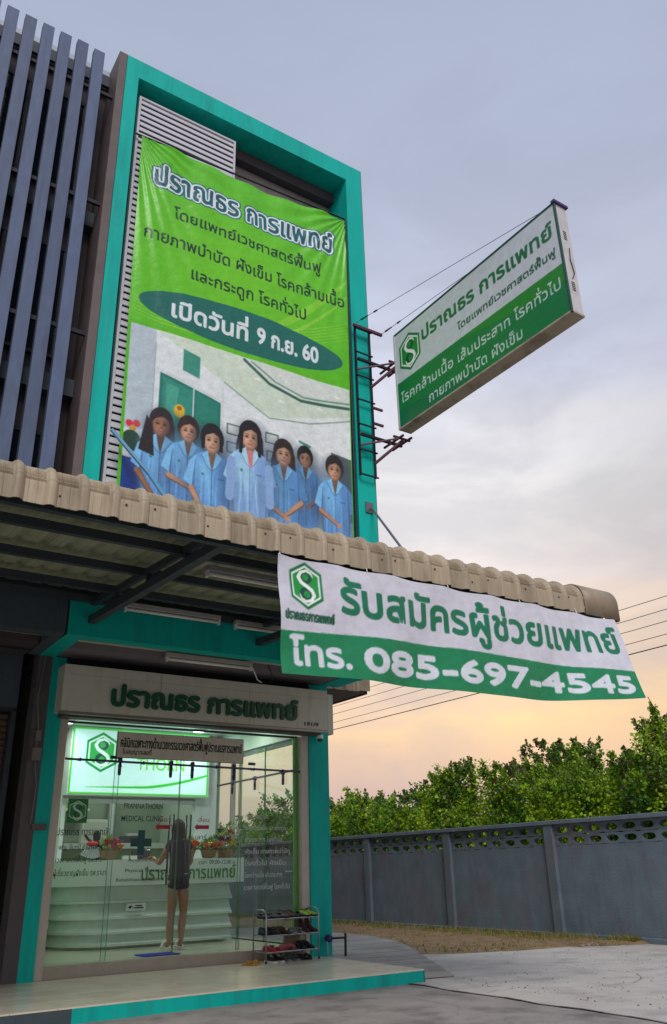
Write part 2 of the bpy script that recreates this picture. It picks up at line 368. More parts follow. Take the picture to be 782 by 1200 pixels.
        pts = [(.46, .40), (.36, .56), (.08, .68), (-.26, .58), (-.42, .36), (-.26, .14), (.06, -.02), (.34, -.18), (.46, -.40), (.28, -.62), (-.06, -.70), (-.34, -.58), (-.42, -.40)]
        wd = [.06, .14, .20, .25, .28, .30, .30, .30, .28, .24, .20, .14, .06]
        s.stroke([(cx+a*rw, cy+b*rh*.95) for a, b in pts], [q*rw*.72 for q in wd], ring)
    def colors(s):
        im = s.img.reshape(s.ny, s.ss, s.nx, s.ss, 3).mean((1, 3)); im = np.clip(im, 0, 1)
        return np.where(im <= .04045, im/12.92, ((im+.055)/1.055)**2.4).astype(np.float32)
    def build(s, name, place, m, parent=None):
        """place maps (U, V) arrays in metres to an (n, 3) array"""
        U, V = np.meshgrid(np.linspace(0, s.w, s.nx), np.linspace(0, s.h, s.ny)); co = place(U.ravel(), V.ravel()).astype(np.float32)
        nx, ny = s.nx, s.ny; i = (np.arange(ny-1)[:, None]*nx+np.arange(nx-1)[None, :]).ravel()
        q = np.stack([i, i+1, i+nx+1, i+nx], 1).astype(np.int32)
        me = bpy.data.meshes.new(name); me.vertices.add(len(co)); me.vertices.foreach_set('co', co.ravel())
        me.loops.add(q.size); me.loops.foreach_set('vertex_index', q.ravel()); me.polygons.add(len(q))
        me.polygons.foreach_set('loop_start', np.arange(len(q), dtype=np.int32)*4); me.update(calc_edges=True)
        c = np.ones((nx*ny, 4), np.float32); c[:, :3] = s.colors().reshape(-1, 3)
        at = me.color_attributes.new('print', 'FLOAT_COLOR', 'POINT'); at.data.foreach_set('color', c.ravel())
        me.polygons.foreach_set('use_smooth', [True]*len(q)); me.materials.append(m)
        return link(name, me, parent)

# ================================================================== SETTING
def grid_ground():
    m = mat('old_asphalt_apron', (152, 145, 141), .9, var=.16, nscale=2.2, bump=.5, bscale=70, detail=12, dirt=(90, 84, 82), dirtamt=.8, dirtscale=1.9)
    o = MB().add([(-200, -200, 0), (200, -200, 0), (200, 200, 0), (-200, 200, 0)], [(0, 1, 2, 3)]).build('ground', m); tag(o, kind='structure')
    m2 = mat('concrete_driveway', (190, 184, 178), .85, var=.11, nscale=2.6, bump=.55, bscale=48, detail=12, dirt=(138, 131, 127), dirtamt=.6, dirtscale=2.1)
    # driveway slab edge follows the joint beside the porch, a ragged crack line
    le = [(6.19+.02*math.sin(y*5)+rng.normal()*.012, y) for y in np.linspace(-6, 8.0, 60)]
    pts = [(x, y, .005) for x, y in le]+[(6.43, 8.0, .005), (6.43, 60, .005), (60, 60, .005), (60, -6, .005)]
    o = MB().add(pts, [tuple(range(len(pts)))[::-1]]).build('driveway', m2); tag(o, kind='structure')
    # dark dirt-filled joint
    j = MB(); jm = mat('joint_dirt', (104, 94, 86), .95, var=.3, nscale=12)
    for (x, y), (x1, y1) in zip(le, le[1:]):
        if random.random() < .12: continue
        ww = .006+.012*random.random(); j.add([(x-ww, y, .010), (x+ww, y, .010), (x1+ww, y1, .010), (x1-ww, y1, .010)], [(0, 1, 2, 3)])
    tag(j.build('expansion_joint', jm), kind='structure')
    # dirt verge along the boundary wall
    dm = mat('dry_earth', (138, 112, 82), .95, var=.32, nscale=7, bump=1.0, bscale=30, detail=12, dirt=(94, 92, 50), dirtamt=.9, dirtscale=2.6)
    ed = [(11.55, 9.0), (10.9, 9.25), (10.4, 9.6), (9.75, 9.75), (9.4, 10.2), (8.9, 9.95), (8.45, 10.1), (8.1, 10.5), (8.6, 12.3), (8.8, 13.5), (8.9, 24), (8.9, 45), (11.6, 45)]
    n = 14; vs = []; fs = []
    rows = 120
    for r in range(rows+1):
        y = 9.0+(45-9.0)*(r/rows)**1.7
        xl = np.interp(y, [9.0, 9.25, 9.6, 9.75, 10.05, 10.4, 12.3, 13.5, 45], [11.5, 10.9, 10.45, 9.75, 8.7, 8.15, 8.6, 8.8, 8.9])+rng.normal()*.11
        for c in range(n+1):
            x = xl+(11.6-xl)*c/n; e = min(c, 4)/4*min(1, r/3); vs.append((x, y, .006+e*(.012+.022*rng.random()+.012*c/n)))
    for r in range(rows):
        for c in range(n):
            a = r*(n+1)+c; fs.append((a, a+1, a+n+2, a+n+1))
    o = MB().add(vs, fs).build('dirt_verge', dm, smooth=True); tag(o, kind='structure')
    # earth beyond the wall
    o = MB().add([(11.72, -20, .006), (90, -20, .006), (90, 90, .006), (11.72, 90, .006)], [(0, 1, 2, 3)]).build('field', mat('field_earth', (92, 88, 50), .95, var=.3, bump=.5)); tag(o, kind='structure')
grid_ground()

def grass():
    n = 16000; vs = []; fs = []; cl = []
    for i in range(n):
        y = 9.15+rng.random()**1.6*22
        xl = np.interp(y, [9.15, 9.6, 9.75, 10.05, 10.4, 12.3, 13.5, 45], [10.95, 10.5, 9.9, 8.8, 8.3, 8.7, 8.9, 9.0])
        t = rng.random(); t = t if rng.random() < .35 else 1-(1-t)*.25
        x = xl+(11.56-xl)*t
        if math.sin(x*2.3+y*1.1)+math.sin(y*2.9-x)+rng.normal()*.7 < (.25 if t < .72 else -1.2): continue
        h = .025+.06*rng.random()*(1.8 if t > .85 else .8); a = rng.random()*PI; wv = .008+.006*rng.random(); lean = rng.normal(size=2)*.04
        b = len(vs); z0 = .012
        vs += [(x-math.cos(a)*wv, y-math.sin(a)*wv, z0), (x+math.cos(a)*wv, y+math.sin(a)*wv, z0), (x+lean[0], y+lean[1], z0+h)]; fs.append((b, b+1, b+2))
        cl.append(rng.random())
    me = bpy.data.meshes.new('verge_grass'); me.from_pydata(vs, [], fs)
    ms = [mat('grass_green', (92, 112, 40), .8, var=.3), mat('grass_dry', (138, 122, 70), .85, var=.3)]
    for m in ms: me.materials.append(m)
    me.polygons.foreach_set('material_index', [int(c > .45) for c in cl])
    o = link('grass', me); tag(o, 'sparse green and dry grass on the earth verge along the grey wall', 'grass', kind='stuff')
grass()
def litter():
    n = 2600; vs = []; fs = []; mi = []
    for i in range(n):
        if i < 1900:
            y = 9.3+rng.random()**1.5*16; xl = np.interp(y, [9.15, 9.6, 9.75, 10.05, 10.4, 12.3, 13.5, 45], [10.9, 10.4, 9.7, 8.65, 8.1, 8.6, 8.8, 8.9]); x = xl-.25+(11.5-xl)*rng.random(); r = .008+.022*rng.random()**2; z0 = .03
        else: x = 6.6+rng.random()**1.3*4; y = 4+rng.random()*6.5; r = .004+.010*rng.random()**2; z0 = .006
        if 6.4 < x < 8.9 and y > 8: continue
        b = len(vs); h = r*(.4+.6*rng.random())
        for k in range(5): a = 2*PI*k/5+rng.random()*.6; vs.append((x+math.cos(a)*r*(.6+.5*rng.random()), y+math.sin(a)*r*(.6+.5*rng.random()), z0))
        vs.append((x, y, z0+h)); fs += [(b+k, b+(k+1) % 5, b+5) for k in range(5)]; mi += [rng.integers(0, 3)]*5
    me = bpy.data.meshes.new('gravel'); me.from_pydata(vs, [], fs)
    for m in (mat('pebble_grey', (138, 130, 124), .9, var=.3), mat('pebble_brown', (110, 88, 66), .9, var=.3), mat('dead_leaf', (124, 92, 48), .8, var=.3)): me.materials.append(m)
    me.polygons.foreach_set('material_index', [int(q) for q in mi])
    tag(link('gravel', me), 'loose pebbles and dead leaves over the earth verge and driveway edge', 'gravel', kind='stuff')
litter()
def cracks():
    b = MB(); rg = np.random.default_rng(11)
    for (x, y, a, n_, zz) in ((6.3, 6.9, .35, 60, .0095), (8.3, 9.9, -1.2, 50, .0095), (9.6, 9.0, -2.1, 44, .0095), (3.6, 7.6, -.5, 46, .0045), (5.6, 5.8, 2.6, 40, .0045), (7.4, 5.2, 1.2, 52, .0095)):
        for k in range(n_):
            a += rg.normal()*.28; st = .05+.05*rg.random(); x1, y1 = x+math.cos(a)*st, y+math.sin(a)*st; w_ = (.0015+.004*rg.random())*(1-abs(k/n_-.4))
            nx, ny = -math.sin(a)*w_, math.cos(a)*w_
            if (x1 < 6.15) == (zz < .006) and not (y1 > 7.98 and x1 < 6.5): b.add([(x-nx, y-ny, zz), (x1-nx, y1-ny, zz), (x1+nx, y1+ny, zz), (x+nx, y+ny, zz)], [(0, 1, 2, 3)])
            x, y = x1, y1
    o = b.build('ground_cracks', mat('crack_dirt', (122, 114, 108), .95, var=.3)); tag(o, 'thin dark hairline cracks wandering over the concrete yard', 'cracks', kind='stuff')
cracks()

# ------------------------------------------------------------------ porch and ramp
def porch():
    base = mat('porch_core', (150, 146, 140), .8)
    o = MB().box(-3, 6.41, 8.022, 13, -.05, .112).build('porch', base); tag(o, kind='structure')
    WL['porch'] = Vector((0, 0, 0))
    box('riser', o, turq, 2.57, 6.42, 8.008, 8.022, -.02, .122)
    box('riser', o, navy, -3, 2.568, 8.008, 8.022, -.02, .122)
    box('riser', o, turq, 6.41, 6.424, 8.008, 12.9, -.02, .122)
    tm = mat('porch_tile', (224, 214, 194), .22, objrand=.06, var=.08, nscale=4, bump=.05, bscale=30, dirt=(176, 166, 144), dirtamt=.4)
    me = MB().box(0, .394, 0, .431, 0, .0135).mesh('tile', tm, bevel=.002)
    for i in range(24):
        for j in range(5):
            x = 6.422-.397*(i+1); y = 8.006+.434*j
            link('tile', me, o, (x, y, .1125+random.uniform(0, .0006)))
porch()
def ramp_():
    m = mat('ramp_concrete', (156, 150, 144), .85, var=.12, bump=.4, bscale=70, dirt=(118, 112, 108), dirtamt=.6)
    # slab rising from the driveway (y 8.1) to the level strip (y 10+), outer edge curving out
    out = [(6.95, 8.15), (7.2, 8.6), (7.55, 9.3), (8.0, 10.2), (8.45, 11.2), (8.7, 12.2), (8.75, 13.2), (8.75, 16)]
    root = MB(); vs = []; n = len(out)
    for i, (x, y) in enumerate(out):
        zt = .012+.115*min(1, (y-8.15)/2.6)
        vs += [(6.426, y, zt), (x, y, zt), (x+.02, y, -.02)]
    fs = []
    for i in range(n-1):
        a = i*3; fs += [(a, a+1, a+4, a+3), (a+1, a+2, a+5, a+4)]
    o = root.add(vs, fs).build('ramp', m); tag(o, kind='structure'); WL['ramp'] = Vector((0, 0, 0))
    # slabs, joints recessed between them
    pm = mat('ramp_slab', (162, 156, 150), .85, objrand=.15, var=.14, nscale=4, bump=.5, bscale=60, dirt=(120, 114, 110), dirtamt=.6)
    ys = [8.2, 8.5, 8.8, 9.1, 9.42, 9.75, 10.1, 10.5, 11.0, 11.6, 12.4, 13.4, 15.8]
    for y0, y1 in zip(ys, ys[1:]):
        f = lambda y: .012+.115*min(1, (y-8.15)/2.6); xo = lambda y: float(np.interp(y, [b for a, b in out], [a for a, b in out]))-.03
        g = .014; ya, yb = y0+g, y1-g
        # joints fan out: the outer end of each lies a little nearer the road
        q = [(6.43, ya, f(ya)), (xo(ya-.12), ya-.12, f(ya-.12)), (xo(yb-.12), yb-.12, f(yb-.12)), (6.43, yb, f(yb))]
        MB().add([(x, y, zt+.001) for x, y, zt in q]+[(x, y, zt+.018) for x, y, zt in q], [(4, 5, 6, 7), (0, 1, 5, 4), (1, 2, 6, 5), (2, 3, 7, 6), (3, 0, 4, 7)]).build('slab', pm, o)
ramp_()

# ------------------------------------------------------------------ boundary wall
def boundary():
    wm = mat('grey_wall_paint', (104, 120, 132), .85, streak=(76, 84, 90), streakamt=.3, objrand=.10, var=.22, nscale=3.2, bump=.6, bscale=36, dirt=(120, 98, 108), dirtamt=.55, dirtscale=1.7, detail=12, stretch=(1, 1, .7))
    wt = thing('boundary_wall', 'long grey block wall with oval vent holes beside the dirt verge', 'wall', (11.6, 14, 0))
    ys = [2.9, 5.5, 8.1, 10.74, 13.45, 16.18, 18.8, 21.4, 24.0, 26.6, 29.2, 31.8, 34.4]
    H = 1.83
    for y in ys:
        MB().box(11.52, 11.74, y-.1, y+.1, 0, H-.07).build('post', wm, wt, bevel=.008)
    # footing, cap
    MB().box(11.545, 11.76, ys[0], ys[-1], -.05, .085).build('footing', wm, wt, bevel=.01)
    MB().box(11.50, 11.76, ys[0]-.12, ys[-1]+.12, H-.07, H).build('coping', wm, wt, bevel=.008)
    # vent block: 0.39 x 0.17 with one oval hole, 0.09 thick
    bw, bh, th = .362, .168, .09; K = 16; vs = []
    for x in (0, th):
        for k in range(K):
            a = 2*PI*k/K; c, s_ = math.cos(a), math.sin(a); q = max(abs(c)/(bw/2), abs(s_)/(bh/2)); vs.append((x, c/q, s_/q))
        for k in range(K):
            a = 2*PI*k/K; c, s_ = math.cos(a), math.sin(a); vs.append((x, math.copysign(abs(c)**.75, c)*.125, math.copysign(abs(s_)**.8, s_)*.05))
    fs = []
    for k in range(K):
        n = (k+1) % K
        fs += [(n, k, K+k, K+n), (2*K+k, 2*K+n, 3*K+n, 3*K+k), (K+n, K+k, 3*K+k, 3*K+n), (k, n, 2*K+n, 2*K+k)]
    vme = MB().add(vs, fs).mesh('vent_block', wm)
    nblk = 0
    for a, b in zip(ys, ys[1:]):
        y0, y1 = a+.1, b-.1; n = 7; p = (y1-y0)/n
        MB().box(11.585, 11.675, y0, y1, .08, H-.07-2*.172).build('panel', wm, wt)
        for c in range(2):
            for k in range(n):
                if nblk >= 290: continue
                link('vent_block', vme, wt, (11.585+random.uniform(-.002, .002), y0+p*(k+.5), H-.07-.172*(c+.5)+.001)); nblk += 1
boundary()

# ------------------------------------------------------------------ trees
leafm = []
for nm, c in (('leaf_mid', (112, 158, 30)), ('leaf_light', (162, 194, 40)), ('leaf_dark', (72, 112, 36)), ('seed_pod', (112, 84, 74))):
    m = mat(nm, c, .55, var=.3, nscale=3); b = m.node_tree.nodes['Principled BSDF']
    t_ = m.node_tree; tl = t_.nodes.new('ShaderNodeBsdfTranslucent'); mxx = t_.nodes.new('ShaderNodeMixShader'); mxx.inputs[0].default_value = .38
    src = b.inputs['Base Color'].links[0].from_socket; t_.links.new(src, tl.inputs[0]); t_.links.new(b.outputs[0], mxx.inputs[1]); t_.links.new(tl.outputs[0], mxx.inputs[2]); t_.links.new(mxx.outputs[0], t_.nodes['Material Output'].inputs[0])
    leafm.append(m)
barkm = mat('bark', (96, 82, 70), .9, var=.25, bump=.5)
def tree(x, y, h, rx, ry, n, label, name='bushy_tree', ls=1.0, light=.35, pods=.1, seed=0, grp='bushy trees beyond the grey wall', low=.9, cat='tree'):
    h = h-.16 if y < 20 else h; rg = np.random.default_rng(seed+100); t = thing(name, label, cat, (x, y, 0), grp)
    tr = MB(); tr.tube([(x, y, -.1), (x+.05, y+.05, h*.3), (x-.05, y, h*.62)], .09, 7, radii=[.1, .075, .05])
    cl = []
    nb = 9
    for k in range(nb):
        a = 2*PI*k/nb+rg.random(); rr = .55+.4*rg.random(); hz = h*(.42+.45*rg.random())
        e = (x+math.cos(a)*rx*rr, y+math.sin(a)*ry*rr, hz)
        tr.tube([(x, y, h*(.15+.3*rg.random())), ((x+e[0])/2, (y+e[1])/2, hz*.72), e], .03, 5, radii=[.045, .03, .012])
    tr.build('trunk', barkm, t, smooth=True)
    # clumps over the crown volume
    nc = int(26+rx*ry*10); C = []
    for k in range(nc):
        a = rg.random()*2*PI; q = rg.random()**.45; zt = rg.random()
        px, py = x+math.cos(a)*rx*q, y+math.sin(a)*ry*q
        top = h*(1-.32*q**2.2)-.28*rg.random()
        pz = low+(top-low)*(zt**.6)
        C.append((px, py, pz, .24+.30*rg.random()))
    C = np.array(C); idx = rg.integers(0, nc, n); d = rg.normal(size=(n, 3)); d /= np.linalg.norm(d, axis=1)[:, None]
    rad = rg.random(n)**.4
    P = C[idx, :3]+d*rad[:, None]*C[idx, 3:4]*np.array([1.15, 1.15, .9])
    # feathery sprays reaching out of the crown, with their twigs
    ksp = 46; s0_ = C[rg.integers(0, nc, ksp)]; sdir = s0_[:, :3]-np.array([x, y, h*.45]); sdir /= np.linalg.norm(sdir, axis=1)[:, None]; sdir[:, 2] = np.abs(sdir[:, 2])*.8+.15
    nsp = int(n*.16); ii = rg.integers(0, ksp, nsp); ff = rg.random(nsp)*.75+.15
    P[-nsp:] = s0_[ii, :3]+sdir[ii]*ff[:, None]*(.35+s0_[ii, 3:4])+rg.normal(size=(nsp, 3))*.035
    P[-nsp:, 2] -= ff**2*.12
    # upright shoots above the crown
    ns = int(n*.16); ksh = 34; sa = rg.random(ksh)*2*PI; sq = rg.random(ksh)**.6
    sx, sy = x+np.cos(sa)*rx*sq, y+np.sin(sa)*ry*sq; sz = h*(1-.32*sq**2.2)-.15; sh = .10+.30*rg.random(ksh); sl = rg.normal(size=(ksh, 2))*.12
    si = rg.integers(0, ksh, ns); f = rg.random(ns)
    P[:ns, 0] = sx[si]+sl[si, 0]*f+rg.normal(size=ns)*.05*(1.2-f); P[:ns, 1] = sy[si]+sl[si, 1]*f+rg.normal(size=ns)*.05*(1.2-f); P[:ns, 2] = sz[si]+sh[si]*f
    P[:, 2] = np.maximum(P[:, 2], .15)
    L_ = (.04+.06*rg.random(n)**1.5)*ls; W_ = L_*(.24+.2*rg.random(n))
    dirv = d*.7+rg.normal(size=(n, 3))*.5; dirv[:, 2] -= .25; dirv /= np.linalg.norm(dirv, axis=1)[:, None]
    sd_ = np.cross(dirv, rg.normal(size=(n, 3))); sd_ /= np.linalg.norm(sd_, axis=1)[:, None]
    V = np.empty((n, 4, 3), np.float32)
    V[:, 0] = P; V[:, 1] = P+dirv*L_[:, None]*.5+sd_*W_[:, None]; V[:, 2] = P+dirv*L_[:, None]; V[:, 3] = P+dirv*L_[:, None]*.5-sd_*W_[:, None]
    me = bpy.data.meshes.new('crown'); me.vertices.add(n*4); me.vertices.foreach_set('co', V.ravel())
    me.loops.add(n*4); me.loops.foreach_set('vertex_index', np.arange(n*4, dtype=np.int32)); me.polygons.add(n)
    me.polygons.foreach_set('loop_start', np.arange(n, dtype=np.int32)*4); me.update(calc_edges=True)
    tone = rg.random(nc)  # each clump leans to one tone
    r = tone[idx]*.75+rg.random(n)*.25; mi = np.where(r > 1-light, 1, np.where(r < .3, 2, 0)); mi[:ns] = np.where(rg.random(ns) < .12+pods, 3, np.where(rg.random(ns) < .5, 2, 0))
    pod = (P[:, 2] > sz.min()) & (rg.random(n) < pods*.4); mi[pod] = 3
    for m in leafm: me.materials.append(m)
    me.polygons.foreach_set('material_index', mi.astype(np.int32))
    link('crown', me, t)
TREES = [
 (13.6, 8.1, 3.62, 1.25, 1.3, 'bright leafy tree at the right edge of the photo, tallest beyond the grey wall', .45, .16),
 (14.1, 9.9, 3.75, 1.1, 1.15, 'leafy tree with purplish shoots, second from the right edge beyond the wall', .35, .22),
 (13.5, 11.5, 3.45, 1.0, 1.1, 'round bright green bush tree behind the second wall post from the right', .6, .1),
 (14.3, 13.1, 3.82, 1.2, 1.1, 'mid green tree with many upright reddish shoots near the middle of the wall', .4, .25),
 (13.6, 14.9, 3.42, 1.0, 1.15, 'lower yellow green bushy tree behind the third wall post from the right', .6, .08),
 (14.4, 17.0, 3.32, 1.2, 1.3, 'loose green bushy tree behind the wall panels left of the middle', .4, .14),
 (13.7, 19.4, 3.02, 1.15, 1.3, 'bright low bushy tree near the left end of the visible tree row', .5, .08),
 (15.4, 21.8, 3.15, 1.5, 1.6, 'dark rounded tree standing just right of the turquoise column', .1, .05),
 (15.5, 25.6, 3.6, 1.6, 1.9, 'dark domed tree seen through the shop glass left of the turquoise column', .12, .08),
 (16.8, 31.5, 3.3, 1.7, 2.0, 'far dark tree seen through the shop glass above the shoe rack', .1, .05),
 (17.0, 38.5, 3.4, 1.8, 2.3, 'farthest hazy tree seen through the shop glass beside the flower basket', .1, .05),
 (13.2, 6.2, 3.4, 1.1, 1.2, 'leafy tree just outside the right edge of the photo beyond the wall', .4, .15),
 (16.8, 11.0, 3.9, 1.6, 1.8, 'taller darker tree behind the two rightmost bushy trees', .15, .2),
 (17.2, 15.6, 3.75, 1.6, 2.0, 'dark tree behind the yellow green bushes of the wall middle', .12, .2),
]
for i, (x, y, h, rx, ry, lab, li, po) in enumerate(TREES):
    tree(x, y, h, rx, ry, 26000 if y < 16 else 13000, lab, light=li, pods=po*.8, seed=i, ls=1.0 if y < 16 else 1.35)

# ------------------------------------------------------------------ power line beyond the wall
pm_ = mat('old_concrete_pole', (150, 144, 138), .9, bump=.2)
def pole(x, y, label):
    t = thing('utility_pole', label, 'utility pole', (x, y, 0), 'concrete utility poles of the power line')
    MB().tube([(x, y, 0), (x, y, 9.0)], .12, 8, radii=[.16, .1]).build('mast', pm_, t)
    for k in range(2):
        MB().box(x-.75, x+.75, y-.05, y+.05, 8.15-.6*k, 8.25-.6*k).build('crossarm', pm_, t)
    for k in range(5): MB().lathe([(.03, 0), (.06, .03), (.03, .06), (.06, .09), (.03, .12)], (x-.6+.3*k, y, 8.25), 8).build('insulator', mat('porcelain', (120, 70, 60), .3), t)
pole(19.2, 38, 'far grey concrete pole with insulators seen through the shop glass')
pole(19.2, -14, 'grey concrete pole carrying the wires outside the photo to the right')
wzs = [(7.62, 19.0), (7.34, 19.2), (7.0, 19.1), (6.72, 19.3), (6.35, 19.0)]
nm5 = ['topmost', 'second from the top', 'middle', 'second from the bottom', 'lowest and thickest']
for k, (zz, x) in enumerate(wzs):
    pts = [(x, y, zz+.12*((y-12)/26)**2-.04) for y in np.linspace(-14, 38, 27)]
    o = MB().tube(pts, .010 if k < 4 else .016, 5).build('overhead_wire', mat('cable_black', (84, 76, 80), .6))
    tag(o, f'thin black overhead wire, {nm5[k]} of the five crossing the evening sky', 'wire', 'five overhead wires')

# ================================================================== THE CLINIC BUILDING
B = thing('clinic_building', 'shophouse clinic with tall turquoise frame above a glazed ground floor', 'building', (4.6, 10, 0))
# body of the upper floors and rear
wallg = mat('upper_wall_render', (120, 114, 118), .85, var=.12, bump=.2, nscale=3)
MB().box(2.49, 6.64, 9.62, 22, 3.62, 12.72).box(2.49, 6.64, 15.2, 22, 0, 3.62).build('wall', wallg, B)
# frame: four members, outer left strip painted brown
FX0, FX1, FZ0, FZ1 = 2.44, 6.83, 4.0, 12.80
MB().box(FX0, FX0+.20, 9.0, 9.62, FZ0, FZ1-.37).build('frame_member', turq, B)
MB().box(6.50, FX1, 9.0, 9.62, FZ0, FZ1-.37).build('frame_member', turq, B)
MB().box(FX0, FX1, 9.0, 9.62, FZ1-.37, FZ1).build('frame_member', turq, B)
MB().box(6.83, 6.842, 9.0, 9.62, 3.62, FZ1).build('edge_strip', brown, B)
MB().box(FX0, FX1, 9.0, 9.2, 3.61, 3.998).build('tie_beam', turq, B)
MB().box(2.642, 6.498, 9.01, 9.2, 4.0, 4.26).build('light_gap_infill', turq, B)  # added infill, blocks the bright gap between awning and wall
MB().box(2.66, 6.50, 9.56, 9.618, 4.0, 12.42).build('recess_wall', conc, B)
# dark band under the head of the recess, the shade there put into its colour
MB().box(4.42, 6.49, 9.40, 9.558, 12.2, 12.425).build('head_band', mat('head_band_shade', (74, 70, 78), .8), B)
# louvre screen
lm = mat('louvre_white', (198, 198, 208), .45, var=.05)
lv = MB().box(2.72, 2.755, 9.12, 9.22, 5.2, 12.22).box(4.345, 4.38, 9.12, 9.22, 5.2, 12.22).box(2.756, 4.344, 9.12, 9.22, 12.185, 12.22).build('louvre_frame', lm, B)
sl = MB().add([(0, 0, 0), (1.588, 0, 0), (1.588, .022, .088), (0, .022, .088), (0, .014, -.004), (1.588, .014, -.004), (1.588, .036, .084), (0, .036, .084)], [(0, 1, 2, 3), (4, 7, 6, 5), (0, 4, 5, 1), (3, 2, 6, 7), (0, 3, 7, 4), (1, 5, 6, 2)]).mesh('louvre_slat', lm)
zz = 12.09
while zz > 5.25:
    link('louvre_slat', sl, B, (2.756, 9.125, zz)); zz -= .112
box('louvre_back', B, mat('void_shade', (40, 34, 48), .9), 2.73, 4.37, 9.24, 9.26, 5.2, 12.2)  # dark sheet, its colour stands for the shade behind the slats
# ground floor structure
MB().box(2.63, 2.80, 10.12, 10.40, .125, 3.61).build('column', turq, B)
MB().box(2.468, 2.628, 10.12, 10.40, .125, 3.61).build('column', mat('column_dark', (86, 82, 84), .75, bump=.2), B)
MB().box(6.29, 6.61, 10.12, 10.42, 0, 3.61).build('column', turq, B)
MB().box(2.802, 2.9, 10.14, 10.36, .125, 3.3).build('pilaster', beige, B)
MB().box(6.172, 6.288, 10.14, 10.36, .125, 3.3).build('pilaster', beige, B)
MB().box(2.46, 2.66, 9.2, 10.12, 3.61, 3.99).build('cross_beam', turq, B)
MB().box(2.32, 2.458, 9.0, 10.12, 3.61, 3.99).build('cross_beam', navy, B)
MB().box(6.47, 6.80, 9.2, 10.12, 3.61, 3.99).build('cross_beam', turq, B)
MB().box(2.662, 6.468, 9.2, 9.84, 3.70, 3.74).build('soffit', soffitm, B)
dk = mat('recess_shade_dark', (34, 36, 40), .9)  # shade of the recess put into the colour
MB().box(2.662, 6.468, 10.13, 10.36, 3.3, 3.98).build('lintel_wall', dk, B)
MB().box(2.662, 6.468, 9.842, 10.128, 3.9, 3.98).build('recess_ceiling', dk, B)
# sill
MB().box(2.9, 6.172, 10.16, 10.36, .125, .25).build('sill', mat('sill_tile', (168, 158, 146), .3, var=.1, nscale=8), B, bevel=.004)
# shop shell
MB().box(2.66, 6.4, 10.36, 15.2, .2, .25).build('floor', floorin, B)
MB().box(2.62, 2.70, 10.402, 15.2, .25, 3.6).build('wall', roomwall, B)
MB().box(6.17, 6.3, 12.95, 15.2, 0, 3.6).build('wall', roomwall, B)
MB().box(2.70, 6.17, 15.1, 15.2, .25, 3.6).build('wall', backwall, B)
MB().box(2.70, 6.17, 10.36, 15.1, 3.22, 3.28).build('ceiling', white, B)
MB().box(2.70, 3.72, 12.85, 12.97, .25, 3.22).build('partition', roomwall, B)
MB().box(3.722, 5.80, 12.86, 12.96, 2.18, 3.22).build('partition_header', roomwall, B)
MB().box(5.802, 6.17, 12.80, 12.97, .25, 3.22).build('partition', mat('white_pilaster', (224, 232, 232), .5), B)
MB().box(6.17, 6.3, 10.36, 12.95, 2.88, 3.6).build('side_header', roomwall, B)
# door threshold trims round the back opening
MB().box(3.70, 3.76, 12.83, 12.87, .25, 2.2).box(3.762, 5.80, 12.83, 12.87, 2.14, 2.2).build('opening_trim', white, B)
for (x, y, wd) in ((3.5, 11.2, 'front row, left'), (4.6, 11.2, 'front row, middle'), (5.7, 11.2, 'front row, right'), (3.5, 12.3, 'second row, left'), (5.6, 12.3, 'second row, right'), (4.1, 14.0, 'back room, left'), (5.3, 14.0, 'back room, right')):
    t = thing('downlight', 'round lit ceiling lamp inside the clinic, '+wd, 'ceiling lamp', (x, y, 3.2), 'round lamps in the shop ceiling')
    MB().lathe([(.10, 0), (.12, .005), (.12, .02)], (x, y, 3.198), 20).build('trim', white, t)
    MB().lathe([(.001, -.004), (.095, -.004), (.095, .001)], (x, y, 3.2), 20).build('lens', lamplit, t)
    ld = bpy.data.lights.new('lamp_light', 'AREA'); ld.shape = 'DISK'; ld.size = .2; ld.energy = 5.0; ld.color = (.96, 1, .97)
    lo = bpy.data.objects.new('lamp_light', ld); COL.objects.link(lo); lo.parent = t; lo.location = (0, 0, -.03)

# ------------------------------------------------------------------ front glazing
G = thing('glass_shopfront', 'frameless green-tinted glass shopfront with lettering and steel sliding rail', 'shopfront', (4.5, 10.25, .25))
def pane(x0, x1, y, z0=.252, z1=2.86, name='glass_panel'):
    o = box(name, G, glass, x0, x1, y, y+.010, z0, z1); return o
p1 = pane(2.902, 3.62, 10.27); p2 = pane(5.28, 6.17, 10.27)
d1 = pane(3.55, 4.41, 10.235, .262, 2.80, 'sliding_door'); d2 = pane(4.425, 5.30, 10.235, .262, 2.80, 'sliding_door')
pane(2.902, 6.17, 10.29, 2.88, 3.29, 'transom_glass')
for (x, y) in ((3.552, 10.233), (4.412, 10.233), (4.423, 10.233), (5.302, 10.233), (5.278, 10.268), (3.622, 10.268)):
    box('glass_edge', G, glassedge, x-.0015, x+.0015, y, y+.014, .262, 2.8)
MB().tube([(2.92, 10.19, 2.43), (6.21, 10.19, 2.40)], .014, 8).build('sliding_rail', mat('rail_steel', (92, 84, 118), .3, metal=.8), G)
rl = mat('roller_steel', (74, 68, 92), .3, metal=.8)
for x in (3.60, 4.27, 4.565, 5.16):
    b = MB(); zr = 2.43-.009*(x-2.92)
    b.lathe([(.02, 0), (.03, .008), (.03, .05), (.02, .058)], (x, 10.205, zr-.01), 10); b.box(x-.014, x+.014, 10.185, 10.23, zr-.13, zr-.005)
    b.ell((x, 10.205, zr-.14), (.022, .02, .022), 8, 6); b.ell((x, 10.20, zr-.05), (.026, .022, .026), 8, 6); b.build('roller_hanger', rl, G, smooth=True)
